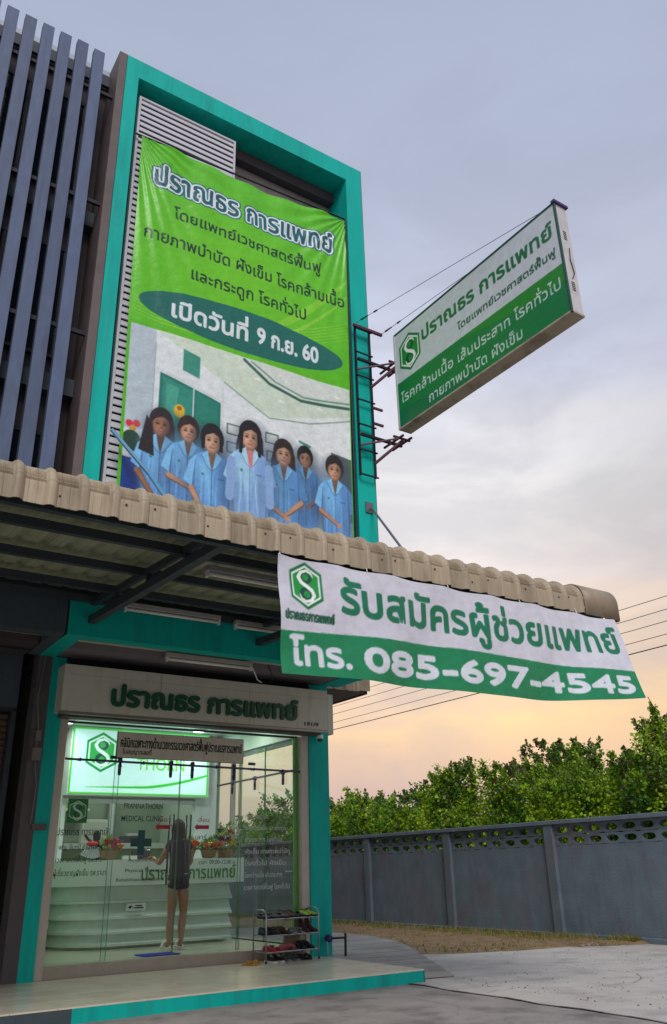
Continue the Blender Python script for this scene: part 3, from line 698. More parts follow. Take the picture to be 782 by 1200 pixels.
for x in (3.1, 3.9, 4.9, 5.45, 5.9):
    zr = 2.43-.009*(x-2.92); MB().ell((x, 10.19, zr), (.022, .022, .022), 8, 6).box(x-.01, x+.01, 10.19, 10.27, zr-.01, zr+.01).build('rail_stop', rl, G, smooth=True)
for x in (3.52, 5.42): MB().box(x-.05, x+.05, 10.18, 10.2, 2.455, 2.49).build('rail_label', rl, G)
for x in (4.325, 4.555):
    for y in (10.165, 10.295):
        MB().tube([(x, y, 1.02), (x, y, 1.82)], .0125, 10).build('handle', mat('handle_steel', (112, 114, 116), .35, metal=.9), d1 if x < 4.4 else d2, smooth=True)
    for zz in (1.14, 1.70):
        MB().tube([(x, 10.165, zz), (x, 10.295, zz)], .009, 8).build('handle_post', chrome, d1 if x < 4.4 else d2)
MB().box(2.902, 6.17, 10.255, 10.30, 2.862, 2.885).build('head_track', mat('track_dark', (70, 60, 60), .4, metal=.5), G)
MB().box(6.10, 6.168, 10.245, 10.262, .252, 2.86).build('jamb_strip', mat('jamb_green', (112, 176, 96), .4), G)

# side glazing along the driveway
SG = thing('side_glazing', 'clear side glass wall with steel sliding rail facing the driveway', 'glass wall', (6.22, 11.6, .25))
WLm = box('side_sill', SG, beige, 6.17, 6.29, 10.42, 12.94, 0, .25)
for a, b in ((10.42, 11.3), (11.26, 12.1), (12.06, 12.94)):
    box('glass_panel', SG, glass, 6.225, 6.233, a, b, .252, 2.87)
MB().tube([(6.19, 10.42, 2.44), (6.19, 12.94, 2.44)], .014, 8).build('sliding_rail', rl, SG)
for y in (10.7, 11.55, 12.3):
    MB().lathe([(.02, 0), (.03, .01), (.03, .05), (.02, .06)], (6.20, y, 2.41), 10).box(6.185, 6.215, y-.014, y+.014, 2.30, 2.43).ell((6.2, y, 2.29), (.022, .022, .022), 8, 6).build('roller_hanger', rl, SG, smooth=True)
for y in (11.28, 12.08): box('glass_edge', SG, glassedge, 6.22, 6.24, y-.006, y+.006, .255, 2.86)

# ------------------------------------------------------------------ lettering on the glass
def on_glass(s, x0, x1, base, h, m, parent, latin=False, y=10.232, off=0):
    v, t = fit_text(s, x0, x1, base, h, latin, .008)
    o = letter_mesh('lettering', v, t, .001, lambda u, w_, d: (u, y-d, w_), m, parent)
    o.location.y -= 0; return o
gk = mat('vinyl_dark_green', (20, 58, 46), .5, var=.05); gw = mat('vinyl_white', (196, 210, 204), .5, var=.05); gg_ = mat('vinyl_green', (16, 128, 44), .5, var=.1); gr_ = mat('vinyl_red', (176, 34, 62), .5)
on_glass('PRANNATHORN', 3.70, 4.20, 1.885, .062, gk, d1, True, y=10.233)
on_glass('MEDICAL CLINIC', 3.68, 4.21, 1.742, .062, gk, d1, True, y=10.233)
on_glass('Acupuncture', 3.80, 4.18, 1.29, .035, gk, d1, True, y=10.233)
on_glass('Physical Therapy', 3.77, 4.24, 1.175, .035, gk, d1, True, y=10.233)
on_glass('Rehabilitation Medicine', 3.67, 4.27, 1.075, .035, gk, d1, True, y=10.233)
on_glass('ปราณธร การแพทย์', 2.93, 3.53, 1.585, .06, gk, p1, y=10.267)
on_glass('พญ. จันทนี อำนาจพงศ์', 2.97, 3.50, 1.43, .042, gk, p1, y=10.267)
on_glass('เวชศาสตร์ฟื้นฟู รพ.รามา', 2.95, 3.52, 1.295, .042, gk, p1, y=10.267)
on_glass('ผู้เชี่ยวชาญฝังเข็ม รพ.รามา', 2.94, 3.55, 1.15, .048, gk, p1, y=10.267)
MB().box(3.905, 3.99, 10.229, 10.232, 1.36, 1.64).box(3.815, 3.904, 10.229, 10.232, 1.455, 1.545).box(3.991, 4.08, 10.229, 10.232, 1.455, 1.545).build('cross_emblem', mat('vinyl_teal', (10, 78, 76), .5), d1)
for x, pr, sgn in ((4.215, d1, -1), (4.74, d2, -1)):
    on_glass('เลื่อน', x-.06, x+.10, 1.74, .035, gr_, pr, y=10.233)
    y = 10.230
    MB().box(x-.06, x+.10, y, y+.002, 1.655, 1.70).add([(x-.10, y, 1.677), (x-.058, y, 1.635), (x-.058, y, 1.72)], [(0, 1, 2)]).build('arrow', gr_, pr)
on_glass('เสาร์ อาทิตย์', 4.66, 5.10, 1.53, .045, gk, d2, y=10.233)
on_glass('เปิด 16.00-20.00 น.', 4.70, 5.10, 1.41, .04, gk, d2, y=10.233)
on_glass('เวลา  09.00-12.00 น', 4.72, 5.22, 1.245, .038, gk, d2, y=10.233)
svc = ['กายภาพบำบัด', 'โรคกล้ามเนื้อ และกระดูก', 'เส้นประสาท โรคทั่วไป', 'ฝังเข็ม กายภาพบำบัด', 'โรคทั่วไป ฝังเข็ม', 'โรคกล้ามเนื้อ เส้นประสาท', 'เวชศาสตร์ฟื้นฟู โรคทั่วไป']
for k, s_ in enumerate(svc):
    zb = 1.79-.143*k; on_glass(s_, 5.38, 5.72 if k == 0 else 6.05-.06*(k % 3), zb, .042, gw, p2, y=10.267)
for zb in (1.86, 1.13): MB().box(5.98, 6.09, 10.264, 10.267, zb, zb+.012).build('lettering', gw, p2)
P_ = Print(.26, .30, .005, (14, 120, 48)); P_.logo(.13, .15, .125, .145, ring=(190, 225, 200), g1=(20, 130, 50), g2=(14, 110, 44))
pm1 = vmat('printed_vinyl', .4)
sgo = P_.build('logo_sticker', lambda U, V: np.stack([3.03+U*.92, np.full_like(U, 10.265), 1.72+V*.9], 1), pm1, p1)

# ------------------------------------------------------------------ fascia sign over the shop
fm = mat('fascia_panel', (202, 200, 186), .45, streak=(150, 142, 126), streakamt=.5, var=.06, nscale=7, bump=.05)
F = thing('fascia_sign', 'beige boxed signboard over the shopfront with raised dark green Thai letters', 'signboard', (4.5, 10, 2.92))
MB().box(2.71, 6.43, 9.852, 10.138, 2.925, 3.48).build('box', fm, F, bevel=.004)
for k, (a, b) in enumerate(((2.71, 3.93), (3.934, 5.19), (5.194, 6.43))):
    for c, (z0, z1) in enumerate(((2.93, 3.358), (3.362, 3.476))): MB().box(a+.002, b-.002, 9.846, 9.852, z0, z1).build('panel', fm, F)
MB().box(6.432, 6.72, 10.142, 13, 2.93, 3.50).build('side_box', fm, F, bevel=.004)
MB().box(2.70, 6.44, 9.84, 9.90, 2.895, 2.923).build('bottom_trim', mat('trim_alu', (150, 146, 136), .35, metal=.6), F)
MB().box(2.76, 6.38, 9.95, 10.13, 2.88, 2.924).build('bottom_track', mat('underside_dark', (84, 74, 68), .5), F)  # dark band of underside and frame below the fascia
v, t = fit_text('ปราณธร การแพทย์', 3.31, 5.92, 3.035, .185, offset=.010)
letter_mesh('lettering', v, t, .035, lambda u, w_, d: (u, 9.846-d, w_), darkgreen, F)
for q in ((.014, .004), (-.014, -.004), (.004, -.014), (-.004, .014), (.010, .010), (-.010, -.010)):   # heavier strokes
    v, t = fit_text('ปราณธร การแพทย์', 3.31+q[0], 5.92+q[0], 3.035+q[1], .185)
    letter_mesh('lettering', v, t, .033+q[0]*.1, lambda u, w_, d: (u, 9.846-d, w_), darkgreen, F)
v, t = fit_text('191/9', 6.05, 6.27, 2.97, .05, True); letter_mesh('house_number', v, t, .008, lambda u, w_, d: (u, 9.846-d, w_), blackm, F)

Lc = thing('licence_panel', 'grey beige panel of six tiles with condensed black Thai clinic licence text', 'sign', (4.37, 10.1, 2.46))
for k in range(6):
    a = 3.515+k*.288
    p = Print(.286, .30, .0045, (204, 198, 182))
    def shift(P, s, x0, x1, b, h, bold): P.text(s, x0-k*.288, x1-k*.288, b, h, (22, 30, 26), bold=bold)
    shift(p, 'คลินิกเฉพาะทางด้านเวชกรรมเวชศาสตร์ฟื้นฟูปราณธรการแพทย์', .04, 1.70, .125, .085, .0035)
    if k < 2: shift(p, 'ใบอนุญาตเลขที่', .07, .44, .045, .042, .002)
    p.build('tile', lambda U, V: np.stack([a+U, np.full_like(U, 10.098), 2.465+V], 1), pm1, Lc)
MB().box(3.51, 5.245, 10.1, 10.125, 2.46, 2.77).build('backing', mat('licence_backing', (90, 86, 80), .6), Lc)

# ------------------------------------------------------------------ rolled-edge corrugated awning
def strip(pitch, path, name, m, rib=.030, crimp=(3, 15), amp=.005):
    prof = [(0, 0), (.08, 0), (.10, .004), (.12, 0), (.34, 0), (.36, .004), (.38, 0), (.60, 0), (.64, .35), (.70, .8), (.76, 1.0), (.84, 1.0), (.90, .8), (.96, .35), (1.0, 0)]
    pa = [Vector((0, y, zz)) for y, zz in path]; vs = []
    for i, p in enumerate(pa):
        t = (pa[min(i+1, len(pa)-1)]-pa[max(i-1, 0)]).normalized(); nrm = Vector((0, -t.z, t.y))
        if nrm.z < 0 and abs(nrm.z) > .05: nrm = -nrm
        if abs(nrm.z) <= .05 and nrm.y > 0: nrm = -nrm
        for x, h in prof:
            hh = h*rib if h > .1 else h
            if h <= .1 and crimp[0] <= i <= crimp[1] and i % 2: hh += amp
            if h > .1 and crimp[0] <= i <= crimp[1] and i % 2: hh += amp*.3
            vs.append((x*pitch, p.y+nrm.y*hh, p.z+nrm.z*hh))
    k = len(prof); fs = [(i*k+j, i*k+j+1, (i+1)*k+j+1, (i+1)*k+j) for i in range(len(pa)-1) for j in range(k-1)]
    n0 = len(vs); vs += [(a, b, c_-.005) if i < n0*.3 else (a, b+.005, c_-.002) for i, (a, b, c_) in enumerate(vs)]
    nf = len(fs); fs += [tuple(q+n0 for q in f[::-1]) for f in fs]
    me = bpy.data.meshes.new(name); me.from_pydata(vs, [], fs); me.materials.append(m); me.materials.append(mat('sheet_underside', (156, 162, 134), .6, var=.12, nscale=5)); me.polygons.foreach_set('material_index', [0]*nf+[1]*nf); return me
def roof_path(y1, z1, y0, z0, zb, r, nc=14):
    """from the wall (y1,z1) out to the lip plane y0, rounding down to zb"""
    pts = [(y1, z1)]; a0 = math.atan2(z1-z0, y1-y0)
    for k in range(1, 4): q = k/4; pts.append((y1+(y0+r-y1)*q, z1+(z0-z1)*q))
    cy, cz = y0+r, z0-r
    for k in range(nc+1):
        a = PI/2+ (PI/2)*k/nc; pts.append((cy+r*math.cos(a)*1.0, cz+r*math.sin(a)))
    pts.append((y0, zb)); return pts
A = thing('front_awning', 'cream corrugated metal awning with rounded crimped front edge over the porch', 'awning', (3.5, 7.2, 3.8))
path = roof_path(9.0, 4.13, 5.35, 3.80, 3.49, .17, 18)
pitch = .2235
me = strip(pitch, path, 'roof_sheet', cream, rib=.034, crimp=(4, 20), amp=.013)
x = 6.66-pitch
while x > -2.0:
    o = link('roof_sheet', me, A, (x, random.uniform(-.003, .003), random.uniform(-.003, .003))); x -= pitch
# end flashing, a smooth curved sheet standing proud
pf = roof_path(9.0, 4.16, 5.325, 3.835, 3.475, .19)
vs = []; 
for y, zz in pf: vs += [(6.645, y, zz), (7.17, y, zz)]
n = len(pf); fs = [(i*2, i*2+1, i*2+3, i*2+2) for i in range(n-1)]
mfl = bpy.data.meshes.new('end_flashing'); mfl.from_pydata(vs, [], fs)
mfl.polygons.foreach_set('use_smooth', [True]*len(fs)); fl = link('end_flashing', mfl, A, None, mat('cream_flashing', (156, 141, 119), .45, var=.1, dirt=(118, 102, 82), dirtamt=.6))
sm = fl.modifiers.new('s', 'SOLIDIFY'); sm.thickness = .012; sm.offset = -1
MB().add([(7.172, y, zz-.01) for y, zz in pf[4:]]+[(7.172, 5.50, 3.475)], [tuple(range(len(pf[4:])+1))]).build('end_cap', cream, A)
# screws on the lip
sc = MB().lathe([(.009, 0), (.009, .004), (.004, .008)], (0, 0, 0), 8)
sc.v = [(a, -c, b) for a, b, c in sc.v]; sme = sc.mesh('screw', rust)
x = 6.5; k = 0
while x > -1:
    link('screw', sme, A, (x+random.uniform(-.05, .05), 5.348, 3.60+random.uniform(-.03, .05))); x -= .2235*(2 if k % 3 else 1); k += 1
# purlins and trusses
for y, zz in ((5.50, 3.60), (6.45, 3.84), (7.4, 3.93), (8.3, 4.01), (8.93, 4.07)):
    MB().box(-2, 7.10, y-.03, y+.03, zz-.09, zz-.012).build('purlin', steeldark, A)
MB().box(-2, 6.9, 8.965, 8.994, 4.02, 4.15).build('light_gap_strip', steeldark, A)  # added dark strip, hides light leaking in where the sheets meet the wall
def truss(x, name='truss'):
    b = MB(); y0, y1 = 5.56, 9.0
    b.bar((x, y0, 3.60), (x, y1, 3.80), .085); b.bar((x, y0, 3.72), (x, y1, 4.0), .06)
    for y in (6.4, 7.3, 8.2): 
        q = (y-y0)/(y1-y0); b.bar((x, y, 3.60+.2*q), (x, y, 3.72+.28*q), .045)
    b.build(name, steeldark, A)
truss(2.72); truss(4.86); truss(6.98); truss(-.6)
# tie rods up to the frame
rodm = mat('rod_grey', (110, 112, 122), .4, metal=.4)
b = MB(); b.tube([(6.72, 8.97, 6.06), (5.95, 7.05, 4.32)], .018, 8); b.box(6.62, 6.76, 8.98, 8.998, 5.98, 6.15); b.build('tie_rod', rodm, A)
b = MB(); b.tube([(2.72, 8.93, 6.22), (3.16, 8.7, 5.62), (3.55, 7.9, 4.4)], .026, 8); b.build('tie_rod', mat('rod_blue', (96, 150, 190), .4), A)

# side awning beyond the right column
A2 = thing('side_awning', 'small cream corrugated awning on the flank above the driveway behind the banner', 'awning', (7.2, 11.5, 3.8))
p2_ = [(a, b) for a, b in roof_path(14.5, 4.32, 10.6, 3.99, 3.70, .12, 10)]
me2 = strip(.21, p2_, 'roof_sheet', cream, rib=.028, crimp=(4, 12))
for k in range(5): link('roof_sheet', me2, A2, (7.53-.21*(k+1), 0, 0))
vs = []
for y, zz in p2_: vs += [(7.52, y, zz+.02), (7.74, y, zz+.02)]
n = len(p2_); m_ = bpy.data.meshes.new('end_flashing'); m_.from_pydata(vs, [], [(i*2, i*2+1, i*2+3, i*2+2) for i in range(n-1)]); link('end_flashing', m_, A2, None, MATS['cream_flashing'])
MB().box(6.66, 7.72, 10.66, 14.4, 3.70, 3.745).build('awning_soffit', mat('awning_under', (104, 96, 92), .8), A2)
MB().bar((7.70, 10.66, 3.71), (7.70, 14.4, 3.71), .05).build('edge_bar', rust, A2)

# ------------------------------------------------------------------ fluorescent battens
def batten(x0, x1, y, zz, label, on=False):
    t = thing('fluorescent_batten', label, 'lamp', ((x0+x1)/2, y, zz), 'unlit fluorescent battens under the awning')
    MB().box(x0, x1, y-.045, y+.045, zz+.02, zz+.075).build('housing', mat('batten_housing', (170, 166, 166), .5), t, bevel=.004)
    MB().tube([(x0+.03, y-.01, zz-.005), (x1-.03, y-.01, zz-.005)], .019, 10).build('tube', lampoff, t, smooth=True)
    for xx in (x0+.015, x1-.015): MB().box(xx-.012, xx+.012, y-.03, y+.015, zz-.035, zz+.02).build('socket', white, t)
batten(3.0, 4.2, 6.6, 3.68, 'long batten lamp under the middle of the awning, nearest the left banner edge')
batten(3.04, 4.25, 8.88, 3.95, 'long batten lamp mounted high along the turquoise beam')
batten(4.45, 5.62, 8.88, 3.93, 'batten lamp on the turquoise beam partly behind the banner edge')
batten(3.85, 5.05, 9.55, 3.60, 'batten lamp under the cream soffit right above the signboard')
cb = MB().tube([(5.06, 9.55, 3.62), (5.14, 9.6, 3.54), (5.22, 9.7, 3.5), (5.34, 9.8, 3.49)], .008, 6).build('lamp_cable', white); tag(cb, 'short white cable drooping from the soffit lamp to the signboard', 'cable')
cb = MB().tube([(5.34, 9.6, 3.68), (5.42, 9.62, 3.52), (5.40, 9.7, 3.48)], .006, 6).build('lamp_cable', blackm); tag(cb, 'thin dark cable loop hanging beside the white cable under the soffit', 'cable')

# ================================================================== NEIGHBOURING SHOPHOUSE
NB = thing('neighbouring_shophouse', 'dark shophouse on the left screened by tall grey vertical slats', 'building', (.2, 10, 0))
nwall = mat('neighbour_wall', (66, 60, 64), .8, var=.2, bump=.2, nscale=2, dirt=(70, 62, 64), dirtamt=.5)
MB().box(-4, 2.31, 9.55, 22, 3.62, 12.66).box(-4, 2.46, 10.9, 22, 0, 3.62).build('wall', nwall, NB)
MB().box(-4, 2.31, 9.45, 9.9, 12.662, 12.80).build('parapet', mat('parapet_light', (176, 182, 196), .6), NB)
MB().box(-4, 2.31, 9.40, 9.449, 12.42, 12.64).build('roof_gutter', mat('gutter_dark', (52, 58, 72), .6), NB)
MB().box(2.315, 2.436, 9.005, 9.62, 3.98, 12.81).build('party_wall', brown, NB, bevel=.004)
me = MB().box(-.008, .154, 0, .10, 3.95, 12.635).mesh('slat', slatm, bevel=.003)
x = 1.945
while x > -3.8:
    link('slat', me, NB, (x, 9.02+random.uniform(-.004, .004), random.uniform(-.012, .012))); x -= .2525
for zz in (5.4, 7.6, 9.8, 11.9): MB().box(-4, 2.31, 9.125, 9.165, zz, zz+.06).build('rail', blackm, NB)
wg = mat('dark_window_glass', (30, 38, 46), .12, spec=.7, var=.2)
for zz in (4.5, 7.4, 10.2):
    for x0 in (-3.4, -1.5, .4):
        f = MB().box(x0, x0+1.6, 9.50, 9.548, zz, zz+1.7).build('window', wg, NB)
        MB().box(x0-.05, x0, 9.48, 9.549, zz-.05, zz+1.75).box(x0+1.6, x0+1.65, 9.48, 9.549, zz-.05, zz+1.75).box(x0, x0+1.6, 9.48, 9.549, zz+1.7, zz+1.75).box(x0, x0+1.6, 9.48, 9.549, zz-.05, zz).box(x0+.78, x0+.82, 9.485, 9.499, zz, zz+1.7).build('frame', blackm, f)
    MB().box(-4, 2.31, 9.38, 9.549, zz-.6, zz-.35).build('ledge', navy, NB)
MB().box(-4, 2.318, 9.0, 9.2, 3.61, 4.0).build('beam', navy, NB)
MB().box(-4, 2.31, 9.14, 9.2, 4.002, 4.26).build('light_gap_infill', navy, NB)  # added infill against the bright gap, neighbour side
MB().box(-4, 2.318, 9.2, 9.9, 3.70, 3.74).build('soffit', soffitm, NB)
MB().box(-4, 2.318, 9.88, 9.92, 3.60, 3.70).build('soffit_edge', dk, NB)  # edge painted in the same shade colour as the recess
MB().box(-4, 2.32, 10.3, 10.9, 3.0, 3.62).build('shutter_box', navy, NB)
sm_ = mat('shutter_brown', (92, 72, 58), .5, var=.15, metal=.2)
sh = MB().box(-3.9, 2.30, 10.62, 10.65, 0, .062).box(-3.9, 2.30, 10.612, 10.62, .012, .05).mesh('shutter_slat', sm_)
zz = .13
while zz < 2.98: link('shutter_slat', sh, NB, (0, 0, zz)); zz += .075
MB().box(2.31, 2.37, 10.5, 10.7, .125, 3.0).build('shutter_guide', steeldark, NB)
mb_ = MB(); mb_.box(2.50, 2.60, 10.05, 10.119, 2.38, 2.52).box(2.52, 2.58, 10.06, 10.119, 2.60, 2.72); mb_.tube([(2.55, 10.10, 2.52), (2.55, 10.10, 2.60)], .012, 6).tube([(2.55, 10.1, 2.72), (2.50, 10.1, 3.1), (2.54, 10.1, 3.6)], .009, 6).tube([(2.55, 10.1, 2.38), (2.60, 10.1, 2.1), (2.58, 10.1, 1.7)], .008, 6)
tag(mb_.build('junction_box', mat('box_grey', (110, 108, 104), .6)), 'small grey electrical boxes and conduit on the dark column strip', 'electrical box')
tag(MB().box(2.60, 2.76, 10.095, 10.119, 1.63, 1.70).build('column_clip', mat('clip_grey', (88, 84, 80), .6)), 'flat grey clamp band fixed low on the left turquoise column', 'bracket')

# ================================================================== TOWER BANNER
fab = vmat('banner_vinyl', .38, weave=.35)
W, H = 3.66, 5.83
lmx = lambda z: 2.705+.0473*(11.28-z); rmx = lambda z: 6.42-.003*(11.28-z)
pu = lambda x, z: (x-lmx(z))/(rmx(z)-lmx(z))*W
def pv(x, z): u = pu(x, z)/W; return (z-5.45)/(H+.14*u)*H
T = Print(W, H, .0098, (92, 196, 10))
# ground: brighter toward the middle, pale swooshes
X, Y = T._grid((0, T.img.shape[1], 0, T.img.shape[0])); g = np.exp(-(((X-1.7)/1.5)**2+((Y-3.9)/1.3)**2))[..., None]
T.img[:] = T.img*(1-.35*g)+np.array([150, 222, 20], np.float32)/255*.35*g
def swoosh(P, pts, w_, col, al):
    q = np.linspace(0, 1, 26); p = np.array(pts); b = ((1-q)**2)[:, None]*p[0]+(2*q*(1-q))[:, None]*p[1]+(q**2)[:, None]*p[2]; P.stroke(b, [w_*(.25+1.5*math.sin(PI*t)*.6) for t in q], col, al)
for k in range(6): swoosh(T, [(0, 2.98-.055*k), (1.3, 2.55-.035*k), (3.66, 3.72-.06*k)], .022, (176, 232, 90), .6)
swoosh(T, [(1.7, 2.75), (2.9, 3.6), (3.66, 4.55)], .11, (160, 226, 60), .55); swoosh(T, [(2.0, 2.8), (3.0, 3.4), (3.66, 4.25)], .05, (176, 232, 90), .5)
ttl = (20, 92, 104)
T.text('ปราณธร การแพทย์', pu(2.99, 10.5), pu(6.14, 10.6), pv(4.5, 10.52), .29, (226, 238, 246), bold=.014, outline=((236, 244, 250), .026, .024, (30, 110, 120)))
T.text('ปราณธร การแพทย์', pu(2.99, 10.5), pu(6.14, 10.6), pv(4.5, 10.52), .29, ttl, bold=.013)
ink = (16, 52, 34)
T.text('โดยแพทย์เวชศาสตร์ฟื้นฟู', pu(3.34, 9.95), pu(5.90, 10.1), pv(4.6, 10.02), .15, ink, bold=.006)
T.text('กายภาพบำบัด ฝังเข็ม โรคกล้ามเนื้อ', pu(2.93, 9.45), pu(6.33, 9.6), pv(4.6, 9.49), .16, ink, bold=.006)
T.text('และกระดูก โรคทั่วไป', pu(3.68, 9.0), pu(5.62, 9.1), pv(4.6, 9.02), .155, ink, bold=.006)
ecx, ecy = pu(4.62, 8.45), pv(4.6, 8.42)
T.ellipse(ecx, ecy, 1.70, .36, (16, 108, 96))
T.text('เปิดวันที่', pu(3.45, 8.27), pu(4.62, 8.3), pv(4, 8.26), .215, (232, 240, 244), bold=.013)
T.text('9 ก.ย. 60', pu(4.78, 8.3), pu(5.84, 8.36), pv(5.3, 8.31), .215, (232, 240, 244), bold=.013)
# printed group photograph ---------------------------------------
px0, py1 = .05, 2.50
T.rect(px0, 3.64, 0, py1, (234, 242, 246))
for k in range(40): T.rect(px0+k*.09, px0+(k+1)*.09, 0, py1, (226+k//2, 236+k//3, 240+k//3), .5)
T.poly([(px0, py1), (px0, .9), (.42, .95), (.42, py1)], (190, 206, 218)); T.stroke([(.42, .5), (.42, 2.3)], .012, (150, 170, 180))
T.poly([(.42, 2.48), (3.64, 2.5), (3.64, 2.02), (2.2, 1.62), (1.6, 1.92)], (216, 232, 214)); T.poly([(1.55, 2.50), (3.64, 2.5), (3.64, 2.28), (2.6, 2.1), (2.1, 2.28)], (224, 232, 226))
T.stroke([(1.78, 2.46), (2.2, 2.18), (2.75, 2.06), (3.64, 2.16)], .05, (60, 104, 92)); T.stroke([(1.9, 2.46), (2.3, 2.24), (2.8, 2.13), (3.64, 2.24)], .03, (120, 160, 146))
T.stroke([(1.45, 2.0), (2.2, 1.62), (2.9, 1.72), (3.64, 1.95)], .022, (150, 176, 160))
for cx, cy in ((2.4, 1.95), (3.1, 2.02), (3.4, 2.3), (2.0, 2.2)): T.ellipse(cx, cy, .05, .02, (250, 252, 240))
T.poly([(.50, 1.86), (1.42, 1.64), (1.42, .5), (.50, .5)], (28, 124, 112)); T.poly([(.55, 1.80), (.98, 1.70), (.98, .5), (.55, .5)], (44, 148, 128)); T.poly([(1.03, 1.69), (1.37, 1.61), (1.37, .5), (1.03, .5)], (36, 138, 116))
T.poly([(.60, 1.72), (.78, 1.68), (.72, 1.0), (.60, 1.0)], (88, 186, 160), .6); T.stroke([(1.0, 1.75), (1.0, .5)], .022, (206, 224, 220)); T.stroke([(.46, 1.90), (1.46, 1.66)], .03, (216, 228, 226)); T.stroke([(1.45, 2.1), (1.45, .6)], .03, (222, 232, 230))
T.poly([(.82, 2.32), (1.08, 2.26), (1.08, 1.92), (.82, 1.98)], (60, 150, 132)); T.ellipse(.80, 1.34, .08, .10, (226, 190, 40)); T.ellipse(.80, 1.38, .035, .035, (180, 90, 30))
for x0, y0 in ((1.52, 1.20), (1.52, .92), (2.14, 1.22), (2.16, .94), (1.84, 1.22)): T.rect(x0, x0+.22, y0, y0+.17, (88, 108, 96)); T.rect(x0+.02, x0+.20, y0+.02, y0+.15, (222, 232, 228))
T.rect(1.84, 1.98, 1.2, 1.38, (26, 60, 100)); T.stroke([(2.84, .6), (2.80, 1.36)], .02, (60, 130, 120)); T.stroke([(2.72, 1.38), (2.9, 1.34)], .04, (80, 150, 140))
T.poly([(3.28, 1.35), (3.64, 1.3), (3.64, .3), (3.28, .3)], (96, 110, 112)); T.poly([(2.5, .95), (3.64, .75), (3.64, .0), (2.4, 0)], (126, 158, 96), .5)
T.rect(px0, .42, 0, .50, (26, 60, 150)); T.ellipse(.12, .98, .05, .05, (226, 40, 70)); T.ellipse(.22, 1.0, .05, .05, (232, 70, 60)); T.ellipse(.17, .92, .05, .04, (228, 170, 60)); T.ellipse(.16, .74, .13, .15, (30, 70, 40))
def sitter(x, y, s, hair, long_, lean, arms, skin=(196, 150, 120), wear=(104, 162, 228)):
    """a woman in a short-sleeved pale blue coat, painted softly as a photograph prints"""
    dark = tuple(int(c*.62) for c in wear); mid = tuple(int(c*.84) for c in wear); lite = tuple(min(255, int(c*1.22+10)) for c in wear); h_ = 1.36*s; dsk = tuple(int(c*.62) for c in skin); sh = y-.25*s
    T.ellipse(x+.05*s, sh-.30*s, .44*s, .62*s, (40, 60, 96), .45, soft=.35); T.ellipse(x+.03*s, y, .20*s, .22*s, (60, 70, 80), .35, soft=.5)
    if long_: T.poly([(x-.15*s, y+.08*s), (x-.20*s, y-.12*s), (x-.21*s, y-.36*s), (x-.10*s, y-.42*s), (x+.10*s, y-.40*s), (x+.20*s, y-.30*s), (x+.18*s, y+.0*s), (x+.13*s, y+.15*s)], hair)
    T.ellipse(x, y+.03*h_, .120*h_, .148*h_, hair); T.ellipse(x-.04*h_, y+.10*h_, .05*h_, .03*h_, tuple(int(c*1.9)+14 for c in hair), .35, soft=.6)
    T.poly([(x-.08*s, sh+.09*s), (x-.20*s, sh+.03*s), (x-.29*s, sh-.08*s), (x-.37*s, sh-.36*s), (x-.25*s, sh-.42*s), (x-.23*s, -.1), (x+.25*s+lean, -.1), (x+.25*s, sh-.42*s), (x+.38*s, sh-.34*s), (x+.30*s, sh-.08*s), (x+.20*s, sh+.03*s), (x+.08*s, sh+.09*s)], wear)
    T.ellipse(x-.10*s, sh-.20*s, .13*s, .26*s, lite, .75, rot=.2, soft=.7); T.ellipse(x+.19*s, sh-.50*s, .09*s, .42*s, mid, .7, soft=.7); T.ellipse(x-.20*s, sh-.62*s, .07*s, .34*s, mid, .6, soft=.7)
    for sg in (-1, 1):
        T.poly([(x+sg*.21*s, sh+.02*s), (x+sg*.30*s, sh-.08*s), (x+sg*.375*s, sh-.35*s), (x+sg*.25*s, sh-.42*s)], lite if sg < 0 else mid, .8)
        T.stroke([(x+sg*.22*s, sh-.06*s), (x+sg*.235*s, sh-.25*s), (x+sg*.245*s, sh-.44*s), (x+sg*.225*s, sh-.8*s)], [.006, .02, .03, .015], dark, .75)
        T.stroke([(x+sg*.37*s, sh-.35*s), (x+sg*.25*s, sh-.425*s)], .012, dark, .7)
    for k in range(6):
        a = x+(-.15+.06*k)*s+.01*math.sin(k*9+x*5); T.stroke([(a, sh-.14*s-.05*(k % 3)), (a+.025*s*math.sin(k*4+x), sh-.45*s), (a+.03*s*math.sin(k*2+x*3), sh-.9*s)], [.004, .030*s, .010], mid if k % 2 else lite, .55)
    T.poly([(x-.055*s, y-.10*s), (x+.055*s, y-.10*s), (x+.065*s, sh+.07*s), (x+.005, sh-.15*s), (x-.065*s, sh+.07*s)], dsk)
    for sg in (-1, 1): T.poly([(x+sg*.06*s, sh+.11*s), (x+sg*.14*s, sh+.03*s), (x+sg*.06*s, sh-.11*s), (x+sg*.01*s, sh-.14*s)], lite); T.stroke([(x+sg*.14*s, sh+.03*s), (x+sg*.06*s, sh-.11*s), (x+sg*.01*s, sh-.15*s)], .009, dark, .8)
    T.stroke([(x, sh-.14*s), (x+lean*.3, sh-.95*s)], .012, dark, .8); T.rect(x+.08*s, x+.18*s, sh-.25*s, sh-.235*s, dark, .8); T.ellipse(x-.12*s, sh-.22*s, .02*s, .02*s, (40, 130, 110), .8)
    for k in range(4): T.ellipse(x+.018*s, sh-(.25+.16*k)*s, .008, .008, lite)
    # face, shaded on the right cheek and under the fringe
    T.ellipse(x, y-.012*h_, .082*h_, .108*h_, dsk); T.ellipse(x-.008*h_, y-.012*h_, .076*h_, .100*h_, skin, .95, soft=.25)
